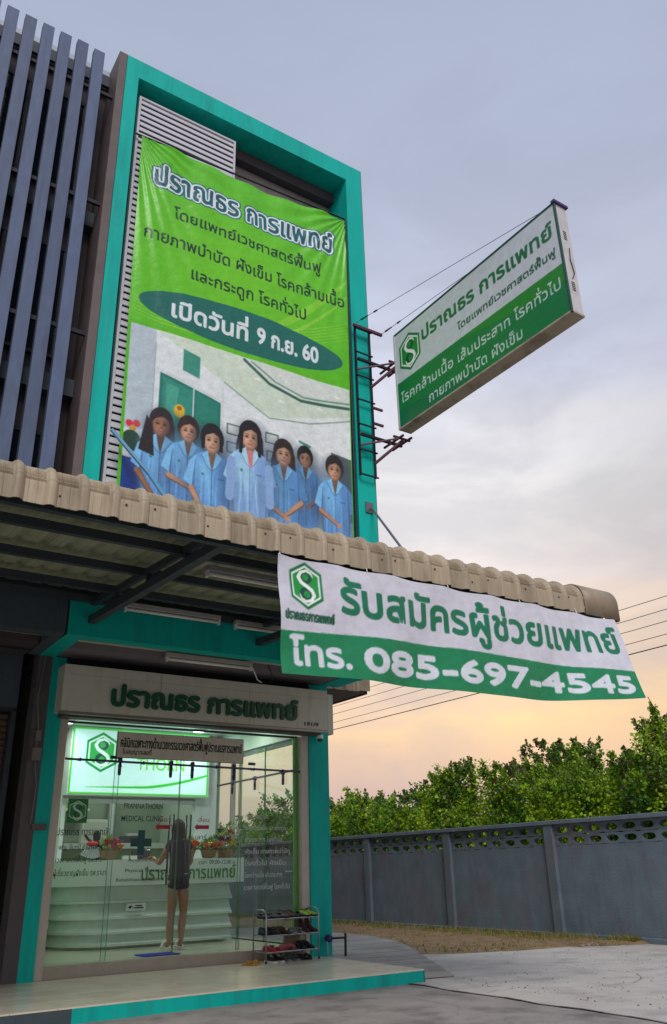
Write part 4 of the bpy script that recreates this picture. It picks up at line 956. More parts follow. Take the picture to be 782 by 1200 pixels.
    T.ellipse(x-.018*h_, y-.03*h_, .045*h_, .055*h_, tuple(min(255, int(c*1.16)) for c in skin), .75, soft=.8); T.ellipse(x+.055*h_, y-.03*h_, .035*h_, .08*h_, dsk, .55, soft=.8)
    T.poly([(x-.11*h_, y-.01*h_), (x-.10*h_, y+.09*h_), (x-.03*h_, y+.15*h_), (x+.07*h_, y+.13*h_), (x+.112*h_, y-.01*h_), (x+.078*h_, y+.055*h_), (x+.01*h_, y+.085*h_), (x-.062*h_, y+.05*h_)], hair)
    for q in (-1, 1):
        T.ellipse(x+q*.036*h_, y+.004*h_, .024*h_, .014*h_, dsk, .8, soft=.5); T.ellipse(x+q*.036*h_, y+.004*h_, .013*h_, .008*h_, (30, 20, 20)); T.stroke([(x+q*.015*h_, y+.03*h_), (x+q*.055*h_, y+.031*h_)], .008*h_, (60, 40, 34), .7)
    T.ellipse(x+.004*h_, y-.035*h_, .014*h_, .010*h_, dsk, .7, soft=.6); T.ellipse(x, y-.066*h_, .028*h_, .010*h_, (160, 66, 70), .85, soft=.3); T.ellipse(x, y-.060*h_, .016*h_, .004*h_, (236, 214, 206), .7)
    for (ax, ay, bx, by) in arms: T.stroke([(x+ax*s, sh+ay*s), (x+bx*s, sh+by*s)], [.095*s, .06*s], dsk); T.stroke([(x+ax*s-.006, sh+ay*s+.012), (x+bx*s-.004, sh+by*s+.010)], [.07*s, .045*s], skin, .9); T.ellipse(x+bx*s, sh+by*s, .05*s, .036*s, skin)
blk, drk = (26, 20, 24), (48, 30, 26)
sitter(pu(3.46, 6.5), pv(3.5, 6.53), 1.04, (40, 30, 32), True, .02, [(-.28, -.45, -.02, -.80)], skin=(158, 112, 88))
T.poly([(pu(3.3, 6.3)-.03, pv(3.3, 6.62)), (pu(3.3, 6.3)-.12, pv(3.3, 6.1)), (pu(3.3, 6.3)+.10, pv(3.3, 6.05)), (pu(3.3, 6.3)+.06, pv(3.3, 6.5))], (36, 28, 30))
sitter(pu(3.83, 6.53), pv(3.8, 6.53), .98, drk, False, .03, [(-.26, -.46, .14, -.62)], skin=(198, 152, 124))
sitter(pu(5.60, 6.6), pv(5.6, 6.60), .86, blk, False, -.02, [(.27, -.42, .05, -.62)], skin=(176, 130, 104))
sitter(pu(4.17, 6.47), pv(4.2, 6.48), 1.10, blk, False, .02, [(-.26, -.44, -.10, -.72)], skin=(206, 162, 134))
T.stroke([(pu(4.17, 6.5)-.13, pv(4.2, 6.55)), (pu(4.17, 6.5)-.14, pv(4.2, 6.36))], .05, blk); T.stroke([(pu(4.17, 6.5)+.13, pv(4.2, 6.55)), (pu(4.17, 6.5)+.14, pv(4.2, 6.36))], .05, blk)
sitter(pu(5.25, 6.56), pv(5.2, 6.57), 1.04, drk, True, 0, [(.28, -.42, .0, -.66), (-.28, -.5, .05, -.68)], skin=(204, 158, 130))
sitter(pu(6.10, 6.55), pv(6.1, 6.55), 1.0, (40, 34, 38), False, 0, [(-.26, -.44, .06, -.62)], skin=(196, 150, 124))
sitter(pu(4.73, 6.68), pv(4.7, 6.70), 1.12, blk, True, 0, [], skin=(208, 160, 134), wear=(140, 182, 238))
xx, yy = pu(4.73, 6.68), pv(4.7, 6.70)
T.poly([(xx-.05, yy-.2), (xx+.05, yy-.2), (xx+.04, yy-.46), (xx-.02, yy-.42)], (220, 130, 140)); T.stroke([(xx-.13, yy+.1), (xx-.15, yy-.25)], .05, blk); T.stroke([(xx+.13, yy+.1), (xx+.15, yy-.25)], .05, blk)
T.stroke([(xx-.30, yy-.42), (xx-.32, yy-.95)], .13, (144, 180, 230)); T.stroke([(xx+.30, yy-.42), (xx+.32, yy-.95)], .13, (144, 180, 230))
def soften(P, y1, r):
    a = P.img[:int(y1*P.sy)]; k = np.exp(-np.linspace(-2, 2, 2*r+1)**2); k /= k.sum()
    for ax in (0, 1):
        acc = np.zeros_like(a)
        for i_, w_ in enumerate(k): acc += np.roll(a, i_-r, ax)*w_
        a = acc
    # printed-photo mottling and tonal drift
    for sc, am in ((60, .02), (20, .02), (5, .04)):
        g_ = rng.normal(size=(a.shape[0]//sc+3, a.shape[1]//sc+3)); yy_ = np.arange(a.shape[0])/sc; xx_ = np.arange(a.shape[1])/sc
        y0_, x0_ = yy_.astype(int), xx_.astype(int); fy, fx = (yy_-y0_)[:, None], (xx_-x0_)[None, :]; fy = fy*fy*(3-2*fy); fx = fx*fx*(3-2*fx)
        v_ = g_[y0_][:, x0_]*(1-fy)*(1-fx)+g_[y0_+1][:, x0_]*fy*(1-fx)+g_[y0_][:, x0_+1]*(1-fy)*fx+g_[y0_+1][:, x0_+1]*fy*fx
        a = a*(1+am*v_*.5)[..., None]
    P.img[:a.shape[0]] = np.clip(a, 0, 1)
soften(T, 2.55, 3)
T.rect(3.64, 3.66, 0, H, (80, 176, 10)); T.rect(0, .05, 0, py1, (84, 190, 8))
def tower_place(U, V):
    u = U/W; v = V/H; z = 5.45+V+.14*u*v-.045*(v**6)*np.sin(PI*u)
    xl = 2.86-.09*v; xr = 6.40+.02*v; x = xl+u*(xr-xl)
    top = v**3
    y = 9.02+.018*np.sin(9*u+3*v)*(.4+top)+.016*top*np.sin(34*u-6*v)+.010*np.sin(5*v+14*u)+.014*np.sin(PI*u)*np.sin(7*v)
    tc_ = np.exp(-((u)**2+(1-v)**2)*5); y = y+.011*tc_*np.sin(38*np.arctan2(1-v+.02, u+.02)); tc_ = np.exp(-((1-u)**2+(1-v)**2)*6); y = y+.011*tc_*np.sin(34*np.arctan2(1-v+.02, 1.02-u))
    return np.stack([x, y-.03, z], 1)
TB = T.build('printed_banner', tower_place, fab)
tag(TB, 'huge green vertical banner with Thai text and photo of seven women in blue coats', 'banner')
pf_ = thing('banner_pipe_frame', 'thin black pipe frame that the tall green banner is tied to', 'frame', (6.46, 9, 5))
pfm = mat('pipe_black', (28, 34, 44), .5)
MB().tube([(6.462, 9.01, 11.5), (6.455, 9.01, 4.2)], .020, 8).build('upright', pfm, pf_)
MB().tube([(2.70, 9.07, 11.36), (6.462, 9.01, 11.5)], .016, 8).build('top_pipe', pfm, pf_)
for zz in (10.8, 8.6, 7.2): MB().tube([(6.40, 9.0, zz-.09), (6.46, 9.02, zz+.06)], .007, 5).build('tie', pfm, pf_)

# ================================================================== PROJECTING SIGN
PS = thing('projecting_sign', 'large double-sided lightbox sign projecting from the tower over the street', 'sign', (7.11, 8.55, 7.26))
sx0, sx1, sy0, sy1, sz0, sz1 = 7.0, 7.225, 5.14, 8.55, 7.26, 8.975
case = mat('sign_case_white', (206, 204, 206), .5, var=.06, dirt=(150, 140, 132), dirtamt=.5, dirtscale=2)
MB().box(sx0+.006, sx1-.006, sy0, sy1, sz0+.03, sz1-.004).build('case', case, PS)
MB().box(sx0-.004, sx1+.004, sy0-.01, sy1+.01, sz0, sz0+.028).build('bottom_plate', mat('sign_underside', (178, 164, 150), .6, var=.14, dirt=(112, 96, 86), dirtamt=.95, dirtscale=3), PS)
D = Print(3.39, 1.67, .0095, (214, 218, 228))
def wavy(P, y0, y1, col): P.poly([(0, 0), (3.39, 0), (3.39, y1), (0, y0)], col)
wavy(D, .765, .72, (18, 128, 66)); D.poly([(1.5, .74), (3.39, .72), (3.39, .46), (2.3, .56)], (44, 146, 38), .8); D.poly([(0, 0), (2.0, 0), (.9, .22), (0, .3)], (10, 110, 74), .7)
D.logo(.36, 1.19, .25, .34, g1=(24, 140, 56), g2=(14, 110, 60))
D.text('ปราณธร การแพทย์', .67, 3.30, 1.20, .18, (18, 108, 58), bold=.012)
D.text('โดยแพทย์เวชศาสตร์ฟื้นฟู', 1.45, 3.30, .90, .088, (24, 84, 54), bold=.006)
D.text('โรคกล้ามเนื้อ เส้นประสาท โรคทั่วไป', .09, 3.30, .39, .125, (222, 232, 232), bold=.002)
D.text('กายภาพบำบัด ฝังเข็ม', .72, 2.60, .085, .125, (222, 232, 232), bold=.002)
D.rect(0, 3.39, 1.655, 1.67, (30, 110, 80)); D.rect(0, .015, 0, 1.67, (226, 230, 232)); D.rect(3.375, 3.39, 0, 1.67, (30, 100, 70))
D.build('printed_face', lambda U, V: np.stack([np.full_like(U, sx0+.001), sy1-.01-U, sz0+.032+V], 1), vmat('sign_acrylic', .3), PS)
E_ = MB().box(sx0-.02, sx1+.02, sy0-.03, sy0+.03, sz1-.002, sz1+.035).build('top_bar', mat('top_bar_purple', (70, 50, 110), .5), PS)
MB().box(sx0-.006, sx0+.03, sy1-.02, sy1+.012, sz0, sz1).build('edge_trim', case, PS)
MB().box(sx0-.006, sx0+.02, sy0-.012, sy0+.012, sz0, sz1).build('edge_trim', mat('edge_green', (44, 84, 76), .5), PS)
MB().box(sx0-.006, sx0+.02, sy0, sy1, sz1-.004, sz1+.012).build('edge_trim', MATS['edge_green'], PS)
for k, zz in enumerate((8.42, 7.62)):
    for j in range(5): MB().box(sx0+.09, sx0+.15, sy0-.004, sy0, zz+.03*j, zz+.03*j+.012).build('vent_slot', blackm, PS)
MB().tube([(sx0+.16, sy0-.006, 8.3), (sx0+.13, sy0-.012, 8.1), (sx0+.17, sy0-.008, 7.9), (sx0+.12, sy0-.006, 7.8)], .006, 5).build('cable', blackm, PS)

BR = thing('sign_bracket', 'rusty dark steel ladder bracket bolted to the turquoise frame carrying the sign', 'bracket', (6.7, 8.9, 7))
for (x, y) in ((6.52, 8.94), (6.80, 8.94)): MB().box(x-.014, x+.014, y-.014, y+.014, 6.55, 9.22).build('upright', blackm, BR)
for zz in (9.20, 8.74, 8.30, 7.86, 7.42, 6.98, 6.56): MB().box(6.50, 6.84, 8.91, 8.93, zz-.011, zz+.011).build('rung', blackm, BR)
MB().box(6.45, 7.02, 8.86, 8.90, 9.18, 9.225).build('arm', rust, BR)
for zz in (8.52, 7.16):
    for x in (7.03, 7.19): MB().box(x-.014, x+.014, 8.5, 8.99, zz-.014, zz+.014).build('arm', rust, BR)
    MB().box(6.50, 7.28, 8.84, 8.88, zz+.02, zz+.06).build('cross_arm', blackm, BR)
    MB().box(6.96, 7.28, 8.64, 8.67, zz+.021, zz+.05).build('cross_arm', rust, BR)
    MB().bar((6.80, 8.94, zz-.35), (7.10, 8.60, zz-.02), .035).build('brace', rust, BR)
    MB().bar((6.54, 8.94, zz-.10), (7.05, 8.60, zz), .024).build('brace', rust, BR)
for zz in (7.78, 7.50): MB().box(6.80, 7.0, 8.93, 8.96, zz, zz+.035).build('stub', rust, BR)
gm = mat('guy_wire', (120, 116, 122), .5, metal=.5)
gw1 = MB().tube([(7.05, 5.16, 8.99), (6.52, 8.9, 9.28)], .0045, 4).build('guy_wire', gm); tag(gw1, 'thin stay wire from the far end of the sign to the frame, upper one', 'wire')
gw2 = MB().tube([(7.18, 5.16, 9.0), (7.0, 8.88, 9.21)], .0045, 4).build('guy_wire', gm); tag(gw2, 'thin stay wire from the far end of the sign to the bracket arm, lower one', 'wire')
for o, p, q in ((gw1, Vector((6.52, 8.9, 9.28)), Vector((7.05, 5.16, 8.99))), (gw2, Vector((7.0, 8.88, 9.21)), Vector((7.18, 5.16, 9.0)))):
    d = (q-p).normalized()
    for s_, l_ in ((.12, .16), (.42, .08)): MB().tube([p+d*s_, p+d*(s_+l_)], .014, 6, radii=[.016, .01]).build('turnbuckle', pfm, o)

# ================================================================== BANNER HUNG FROM THE AWNING
CB = Print(4.02, .95, .0085, (214, 214, 226))
bnd = [(0, .335), (.9, .37), (1.8, .385), (2.9, .365), (4.02, .34)]
CB.poly([(0, 0)]+bnd+[(4.02, 0)][:1], (12, 132, 84)); CB.poly([(0, 0), (4.02, 0), (4.02, .34), (0, .335)], (12, 132, 84))
CB.logo(.26, .725, .145, .205, g1=(20, 150, 60), g2=(12, 120, 66))
CB.text('ปราณธรการแพทย์', .05, .50, .43, .058, (20, 84, 60), bold=.006)
CB.text('รับสมัครผู้ช่วยแพทย์', .58, 3.93, .545, .215, (12, 118, 82), bold=.013, wave=lambda x: -.02*np.sin((x-.5)/3.4*PI))
CB.text('โทร.', .09, .62, .085, .15, (222, 226, 236), bold=.011)
CB.text('085-697-4545', .76, 3.93, .07, .185, (222, 226, 236), bold=.014, latin=True, wave=lambda x: .02*np.sin((x-.5)/3.4*PI)+.008)
def hang(U, V):
    u = U/4.02; v = 1-V/.95     # v: 0 at the tied top edge
    fl_ = np.clip((u-.55)/.45, 0, 1)**2*v
    x = 3.035+U+.05*v*(1-u)
    sc_ = .012*np.abs(np.sin(u*PI*7))*np.exp(-v*7)
    z = 3.475-.95*v*(1-.11*fl_)-.01-sc_+.015*np.sin(PI*u)*v
    y = 5.315-.24*fl_+.026*np.sin(17*u+2.2*v)*(.25+v)+.012*np.sin(43*u-3*v)*(1-v)**2+.014*np.sin(30*u+5*v)*v
    y = y+.02*np.exp(-u*8)*np.sin(9*v+12*u)
    return np.stack([x, y, z], 1)
HB = CB.build('hanging_banner', hang, fab); tag(HB, 'white and green cloth banner with Thai text and phone number hung from the awning edge', 'banner')
for x in (3.05, 3.9, 4.8, 5.7, 6.5, 7.03):
    MB().tube([(x, 5.312, 3.455), (x+.01, 5.345, 3.52)], .004, 5).build('tie', white, HB)
MB().tube([(7.11, 5.10, 2.64), (7.14, 5.08, 2.55), (7.19, 5.06, 2.50)], .004, 5).build('tie', rust, HB)

# ================================================================== INSIDE THE SHOP
BS = thing('backlit_sign', 'bright backlit green and white clinic sign above the reception opening', 'lightbox', (4.8, 12.7, 2.25))
box('case', BS, white, 3.68, 5.94, 12.62, 12.80, 2.235, 3.215)
K_ = Print(2.22, .95, .0085, (196, 232, 232))
K_.rect(0, 2.22, 0, .028, (70, 190, 60)); K_.rect(0, .028, 0, .95, (70, 190, 60)); K_.rect(2.192, 2.22, 0, .95, (70, 190, 60)); K_.rect(0, 2.22, .922, .95, (70, 190, 60))
K_.logo(.46, .60, .24, .29, ring=(214, 240, 236), g1=(30, 160, 70), g2=(20, 140, 70))
K_.text('PRANNA', .95, 1.95, .66, .16, (96, 200, 60), latin=True, bold=.004)
K_.text('THORN', 1.02, 1.80, .37, .17, (96, 200, 60), latin=True, bold=.004)
q_ = np.linspace(0, 1, 40); K_.stroke(list(zip(.25+1.93*q_, .10+.03*q_+.30*np.clip(q_-.45, 0, 1)**1.6*1.6)), [.006+.035*math.sin(PI*min(1, v*.75)) for v in q_], (60, 190, 60))
K_.build('lit_face', lambda U, V: np.stack([3.70+U, np.full_like(U, 12.614), 2.25+V], 1), vmat('sign_lit', .3, emit=.56), BS)

RC = thing('reception_counter', 'white reception counter with rounded left end and stepped horizontal boards', 'counter', (4.9, 12, .25))
def plan(off, x1=5.95):
    pts = [(x1+off*.4, 11.80-off), (4.35, 11.80-off)]
    for k in range(1, 11):
        a = PI/2*k/10; pts.append((4.35-(.72+off)*math.sin(a), 12.52-(.72+off)*math.cos(a)))
    pts.append((3.63-off, 13.1)); return pts
def band(prof, name, m, x1=5.95):
    vs = []; rows = []
    for off, zz in prof: p = plan(off, x1); rows.append(len(p)); vs += [(x, y, zz) for x, y in p]
    n = rows[0]; fs = [(i*n+k, i*n+k+1, (i+1)*n+k+1, (i+1)*n+k) for i in range(len(prof)-1) for k in range(n-1)]
    fs += [tuple(i*n for i in range(len(prof)))]
    return MB().add(vs, fs).build(name, m, RC)
for z0, z1 in ((.80, 1.005), (.605, .795), (.43, .60), (.285, .425)):
    band([(-.05, z1), (-.03, z1), (.030, z0+.035), (.045, z0+.030), (.045, z0), (-.05, z0)], 'board', counterg)
band([(-.10, .285), (-.10, .25)], 'plinth', counterg)
band([(-.2, 1.335), (.10, 1.335), (.10, 1.012), (-.06, 1.012)], 'fascia_board', counterw, 6.08)
MB().box(5.80, 5.945, 11.85, 13.1, .26, 1.33).box(3.72, 5.80, 12.0, 12.72, 1.30, 1.333).build('core', counterw, RC)
v, t = fit_text('ปราณธร การแพทย์', 4.55, 5.98, 1.075, .125, offset=.006); letter_mesh('lettering', v, t, .006, lambda u, w_, d: (u, 11.699-d, w_), gg_, RC)
cs = thing('counter_notice', 'small white notice plate with black arrow fixed on the counter boards', 'notice', (4.52, 11.74, .70))
MB().box(4.38, 4.65, 11.735, 11.742, .70, .79).build('plate', white, cs)
MB().add([(4.40, 11.732, .745), (4.45, 11.732, .77), (4.44, 11.732, .72)], [(0, 1, 2)]).box(4.44, 4.47, 11.731, 11.733, .74, .75).build('arrow', blackm, cs)
for zz, a, b in ((.755, 4.50, 4.60), (.728, 4.48, 4.62)): MB().box(a, b, 11.731, 11.734, zz, zz+.012).build('lettering', blackm, cs)

def blossom(c, r, m, parent, rg):
    b = MB(); n = 7
    for k in range(n):
        a = 2*PI*k/n+rg.random(); d = Vector((math.cos(a), math.sin(a)*.9, .35+.3*rg.random())).normalized(); s = d.cross(Vector((0, 0, 1))).normalized()*r*.42
        p = Vector(c); b.add([p, p+d*r*.6+s, p+d*r, p+d*r*.6-s], [(0, 1, 2, 3)])
    b.ell(c, (r*.45, r*.45, r*.4), 8, 5); b.build('blossom', m, parent)
def bouquet(x, y, zz, w_, h, cols, label, wrap=None, nleaf=260, nb=16, seed=1):
    rg = np.random.default_rng(seed); t = thing('flower_arrangement', label, 'flowers', (x, y, zz), 'flower arrangements on the reception counter')
    MB().lathe([(.04, 0), (.09, .01), (.12, .10), (.125, .12)], (x, y, zz), 14).build('basket', mat('basket_wicker', (168, 132, 84), .8, var=.3, nscale=40, bump=.6, bscale=120) if not wrap else wrap, t)
    lb = MB()
    for k in range(nleaf):
        d = Vector(rg.normal(size=3)); d.normalize(); d.z = abs(d.z)*1.2; p = Vector((x, y, zz+.12))+Vector((d.x*w_*.45, d.y*.14, d.z*h*.42))*(.4+.6*rg.random())
        q = p+Vector((d.x*.06, d.y*.05, d.z*.05)); s = Vector(rg.normal(size=3)).normalized()*.018; lb.add([p, p*.5+q*.5+s, q, p*.5+q*.5-s], [(0, 1, 2, 3)])
    lb.build('foliage', leafm[0], t)
    for k in range(nb):
        a = rg.random()*2*PI; q = rg.random()**.5; px, pz = x+math.cos(a)*w_*.45*q, zz+.14+(h-.2)*(.15+.85*rg.random())*(1-.4*q)
        blossom((px, y-.08-.1*rg.random(), pz), .045+.035*rg.random(), cols[k % len(cols)], t, rg)
fc = {n: mat('petal_'+n, c, .6, var=.15) for n, c in dict(orange=(236, 110, 20), red=(214, 34, 34), yellow=(240, 200, 40), pink=(222, 40, 120), white=(232, 226, 220), magenta=(190, 20, 110), plum=(80, 40, 70)).items()}
bouquet(5.93, 11.95, 1.337, .46, .56, [fc['white'], fc['yellow'], fc['magenta'], fc['plum'], fc['white']], 'tall mixed flower basket with magenta and white blooms at the right counter end', seed=2, nb=20)
bouquet(5.62, 11.86, 1.337, .34, .26, [fc['orange'], fc['red'], fc['yellow']], 'low orange and yellow flower basket left of the tall mixed one', seed=3, nb=16)
bouquet(5.30, 11.90, 1.337, .28, .32, [fc['red'], fc['orange'], fc['yellow']], 'red and orange flowers on the counter just right of the standing woman', seed=4, nb=14)
bouquet(4.14, 11.95, 1.337, .30, .34, [fc['pink'], fc['red'], fc['pink'], fc['yellow']], 'pink and red bouquet on the left part of the reception counter', seed=5, nb=14)
ft = thing('paper_fan_vase', 'white pleated paper fan with a red bow and black figurine on the counter', 'ornament', (3.93, 11.95, 1.337))
b = MB()
for k in range(14):
    a0, a1 = PI*(.12+.76*k/14), PI*(.12+.76*(k+1)/14); am = (a0+a1)/2
    P0 = (3.93, 11.95, 1.345)
    b.add([P0, (3.93+.19*math.cos(a0), 11.95, 1.345+.17*math.sin(a0)), (3.93+.19*math.cos(am), 11.925, 1.345+.17*math.sin(am)), (3.93+.19*math.cos(a1), 11.95, 1.345+.17*math.sin(a1))], [(0, 1, 2), (0, 2, 3)])
b.build('fan', mat('paper_white', (220, 226, 232), .7), ft)
MB().ell((3.87, 11.93, 1.545), (.05, .03, .03)).ell((3.94, 11.93, 1.545), (.05, .03, .03)).build('bow', fc['red'], ft, smooth=True)
MB().lathe([(.03, 0), (.07, .02), (.09, .09), (.04, .16), (.05, .20), (.055, .26), (.02, .30)], (4.0, 12.05, 1.42), 14).tube([(4.0, 12.05, 1.5), (3.86, 12.03, 1.62), (3.82, 12.0, 1.66)], .018, 8).build('figurine', blackm, ft, smooth=True)
MB().lathe([(.05, 0), (.05, .08)], (4.0, 12.05, 1.34), 12).build('stand', blackm, ft)
for x, l in ((4.30, 'left'), (4.42, 'right')): tag(MB().box(x, x+.09, 11.8, 11.84, 1.337, 1.385).build('card_box', mat('card_white', (214, 224, 210), .6), bevel=.003), f'tiny white card box on the counter, {l} one of two', 'box')
mo = thing('desk_monitor', 'small dark monitor seen over the counter behind the cross emblem', 'monitor', (4.72, 12.2, 1.34))
MB().box(4.58, 4.86, 12.2, 12.225, 1.36, 1.47).build('screen', wg, mo, bevel=.004); MB().box(4.69, 4.75, 12.2, 12.24, 1.338, 1.36).build('foot', blackm, mo)
# back room furniture
sh_ = thing('wall_shelf', 'long pale shelf on the back room wall seen through the opening', 'shelf', (5.0, 14.9, 1.6))
MB().box(4.3, 6.1, 14.6, 15.08, 1.55, 1.64).build('board', counterw, sh_); MB().box(4.3, 6.1, 14.7, 15.08, .25, 1.545).build('cabinet', mat('cabinet_green_grey', (150, 170, 140), .5), sh_)
sp = thing('upper_shelf', 'short upper shelf with small green boxes at the left of the back room', 'shelf', (4.2, 14.95, 2.2)); MB().box(3.75, 4.75, 14.8, 15.08, 2.16, 2.20).build('board', counterw, sp)
for k, x in enumerate((4.28, 4.42, 4.56)): tag(MB().box(x, x+.10, 14.85, 14.95, 2.202, 2.29+.02*k).build('box', mat('box_green', (120, 180, 90), .6), bevel=.003), f'small green box on the upper shelf, {["leftmost", "middle", "rightmost"][k]} of three', 'box')
pb = thing('white_panel_box', 'square white appliance standing on the long back shelf', 'appliance', (4.85, 14.8, 1.64)); MB().box(4.62, 5.06, 14.72, 14.86, 1.645, 2.02).build('body', mat('appliance_white', (214, 216, 200), .5), pb, bevel=.01); MB().box(4.66, 5.02, 14.714, 14.72, 1.69, 1.98).build('front_panel', mat('appliance_face', (196, 200, 186), .5), pb)
tag(MB().box(5.15, 5.22, 14.9, 14.99, 1.645, 3.2).build('post', white), 'slim white post rising from the back shelf to the ceiling', 'post')
pr = thing('desk_printer', 'dark printer on the back shelf below the red arrow', 'printer', (5.5, 14.8, 1.64)); MB().box(5.35, 5.68, 14.7, 14.95, 1.645, 1.76).build('body', mat('printer_dark', (70, 74, 76), .5), pr, bevel=.012); MB().box(5.42, 5.6, 14.72, 14.8, 1.761, 1.80).build('paper_tray', white, pr)
sf = thing('waiting_bench', 'pale green waiting bench at the far left inside the shop', 'bench', (3.2, 12.3, .25))
MB().box(2.95, 3.42, 11.9, 12.75, .50, .64).build('seat', mat('bench_green', (150, 200, 158), .5), sf, bevel=.03); MB().box(2.95, 3.42, 12.70, 12.82, .62, 1.12).build('backrest', MATS['bench_green'], sf, bevel=.03)
for x in (2.98, 3.36):
    for y in (11.95, 12.7): MB().tube([(x, y, .25), (x, y, .50)], .016, 8).build('leg', chrome, sf)
tag(MB().box(4.14, 4.60, 10.40, 10.72, .2505, .262).build('door_mat', mat('mat_blue', (30, 40, 170), .9, var=.2, nscale=60, bump=.6, bscale=200), bevel=.003), 'bright blue mat on the floor just inside the sliding doors', 'mat')

# ------------------------------------------------------------------ the woman at the counter
def skin_mesh(name, verts, edges, radii, m, parent, sub=2, loc=None):
    me = bpy.data.meshes.new(name); me.from_pydata(verts, edges, []); o = bpy.data.objects.new(name, me); COL.objects.link(o)
    md = o.modifiers.new('skin', 'SKIN'); md.use_smooth_shade = True
    for i, sv_ in enumerate(me.skin_vertices[0].data):
        r = radii[i]; sv_.radius = (r, r) if not isinstance(r, tuple) else r; sv_.use_root = (i == 0)
    sb = o.modifiers.new('sub', 'SUBSURF'); sb.levels = sb.render_levels = sub
    dg = bpy.context.evaluated_depsgraph_get(); m2 = bpy.data.meshes.new_from_object(o.evaluated_get(dg)); bpy.data.objects.remove(o)
    m2.name = name; m2.materials.clear(); m2.materials.append(m); return link(name, m2, parent, loc)
WM = thing('person', 'woman seen from behind in dark top and black shorts leaning at the counter', 'person', (4.8, 11.03, .25))
skinm = mat('skin', (170, 122, 96), .5, var=.05); b_ = skinm.node_tree.nodes['Principled BSDF']; b_.inputs['Subsurface Weight'].default_value = .1
V_ = [(4.80, 11.03, 1.10), (4.80, 11.04, 1.24), (4.80, 11.03, 1.38), (4.795, 11.03, 1.50), (4.79, 11.04, 1.575), (4.785, 11.06, 1.62), (4.78, 11.07, 1.70),
      (4.735, 11.03, 1.04), (4.725, 11.01, .86), (4.722, 11.02, .68), (4.722, 11.05, .52), (4.725, 11.06, .34), (4.71, 11.13, .285),
      (4.865, 11.03, 1.04), (4.875, 11.00, .86), (4.88, 11.00, .68), (4.882, 11.04, .52), (4.885, 11.05, .34), (4.90, 11.12, .285),
      (4.67, 11.03, 1.51), (4.605, 11.08, 1.38), (4.58, 11.16, 1.27), (4.572, 11.27, 1.31), (4.57, 11.38, 1.355),
      (4.92, 11.03, 1.51), (4.985, 11.06, 1.38), (5.01, 11.13, 1.26), (4.96, 11.25, 1.28), (4.90, 11.36, 1.30)]
E_s = [(0, 1), (1, 2), (2, 3), (3, 4), (4, 5), (5, 6), (0, 7), (7, 8), (8, 9), (9, 10), (10, 11), (11, 12), (0, 13), (13, 14), (14, 15), (15, 16), (16, 17), (17, 18), (3, 19), (19, 20), (20, 21), (21, 22), (22, 23), (3, 24), (24, 25), (25, 26), (26, 27), (27, 28)]
R_s = [(.13, .10), (.105, .08), (.125, .09), (.12, .08), .052, .05, .078, .082, .075, .052, .055, .032, .03, .082, .075, .052, .055, .032, .03, .05, .04, .034, .03, .022, .05, .04, .034, .03, .022]
skin_mesh('body', V_, E_s, R_s, skinm, WM)
MB().ell((4.78, 11.08, 1.705), (.078, .092, .108), 18, 14).ell((4.78, 11.172, 1.70), (.012, .018, .02), 8, 6).ell((4.702, 11.08, 1.70), (.01, .02, .028), 8, 6).ell((4.858, 11.08, 1.70), (.01, .02, .028), 8, 6).build('head', skinm, WM, smooth=True)
MB().ell((4.752, 11.158, 1.715), (.014, .008, .009), 8, 6).ell((4.808, 11.158, 1.715), (.014, .008, .009), 8, 6).build('eyes', blackm, WM, smooth=True)
MB().ell((4.78, 11.164, 1.655), (.024, .008, .008), 8, 6).build('mouth', mat('lips', (170, 80, 80), .5), WM, smooth=True)
for hx, hy, hz, sg in ((4.57, 11.38, 1.355, 1), (4.90, 11.36, 1.30, -1)):
    vs = [(hx, hy, hz), (hx-.0*sg, hy+.045, hz), ]; es = [(0, 1)]; rs = [(.024, .014), (.034, .014)]
    for k, L2 in enumerate((.058, .068, .064, .050)):
        fx = hx+(-.024+.016*k)*-sg; i = len(vs); vs += [(fx, hy+.072, hz+.002), (fx, hy+.072+L2*.55, hz-.008), (fx, hy+.072+L2, hz-.026)]; es += [(1, i), (i, i+1), (i+1, i+2)]; rs += [.0095, .0085, .007]
    i = len(vs); vs += [(hx+.030*sg, hy+.03, hz-.006), (hx+.050*sg, hy+.062, hz-.016), (hx+.052*sg, hy+.088, hz-.024)]; es += [(0, i), (i, i+1), (i+1, i+2)]; rs += [.012, .010, .008]
    skin_mesh('hand', vs, es, rs, skinm, WM, 1)
top_m = mat('dark_top_fabric', (40, 42, 56), .85, var=.15, nscale=12, bump=.4); sh_m = mat('black_shorts_fabric', (20, 22, 30), .85, var=.1, bump=.3)
tv = [V_[0][:2]+(1.02,), V_[0], V_[1], V_[2], (4.795, 11.03, 1.49), (4.79, 11.035, 1.545), V_[19], (4.62, 11.06, 1.42), V_[24], (4.97, 11.05, 1.42)]
skin_mesh('top', tv, [(0, 1), (1, 2), (2, 3), (3, 4), (4, 5), (4, 6), (6, 7), (4, 8), (8, 9)], [(.150, .115), (.150, .118), (.130, .10), (.140, .102), (.135, .095), .06, .062, .058, .062, .058], top_m, WM)
skin_mesh('shorts', [V_[0], V_[7], (4.725, 11.015, .90), V_[13], (4.875, 11.01, .90), (4.80, 11.03, 1.17)], [(0, 1), (1, 2), (0, 3), (3, 4), (0, 5)], [(.145, .115), .102, .092, .102, .092, (.13, .10)], sh_m, WM)
hm = mat('long_black_hair', (30, 22, 24), .6, var=.3, nscale=60, stretch=(1, 1, .08))
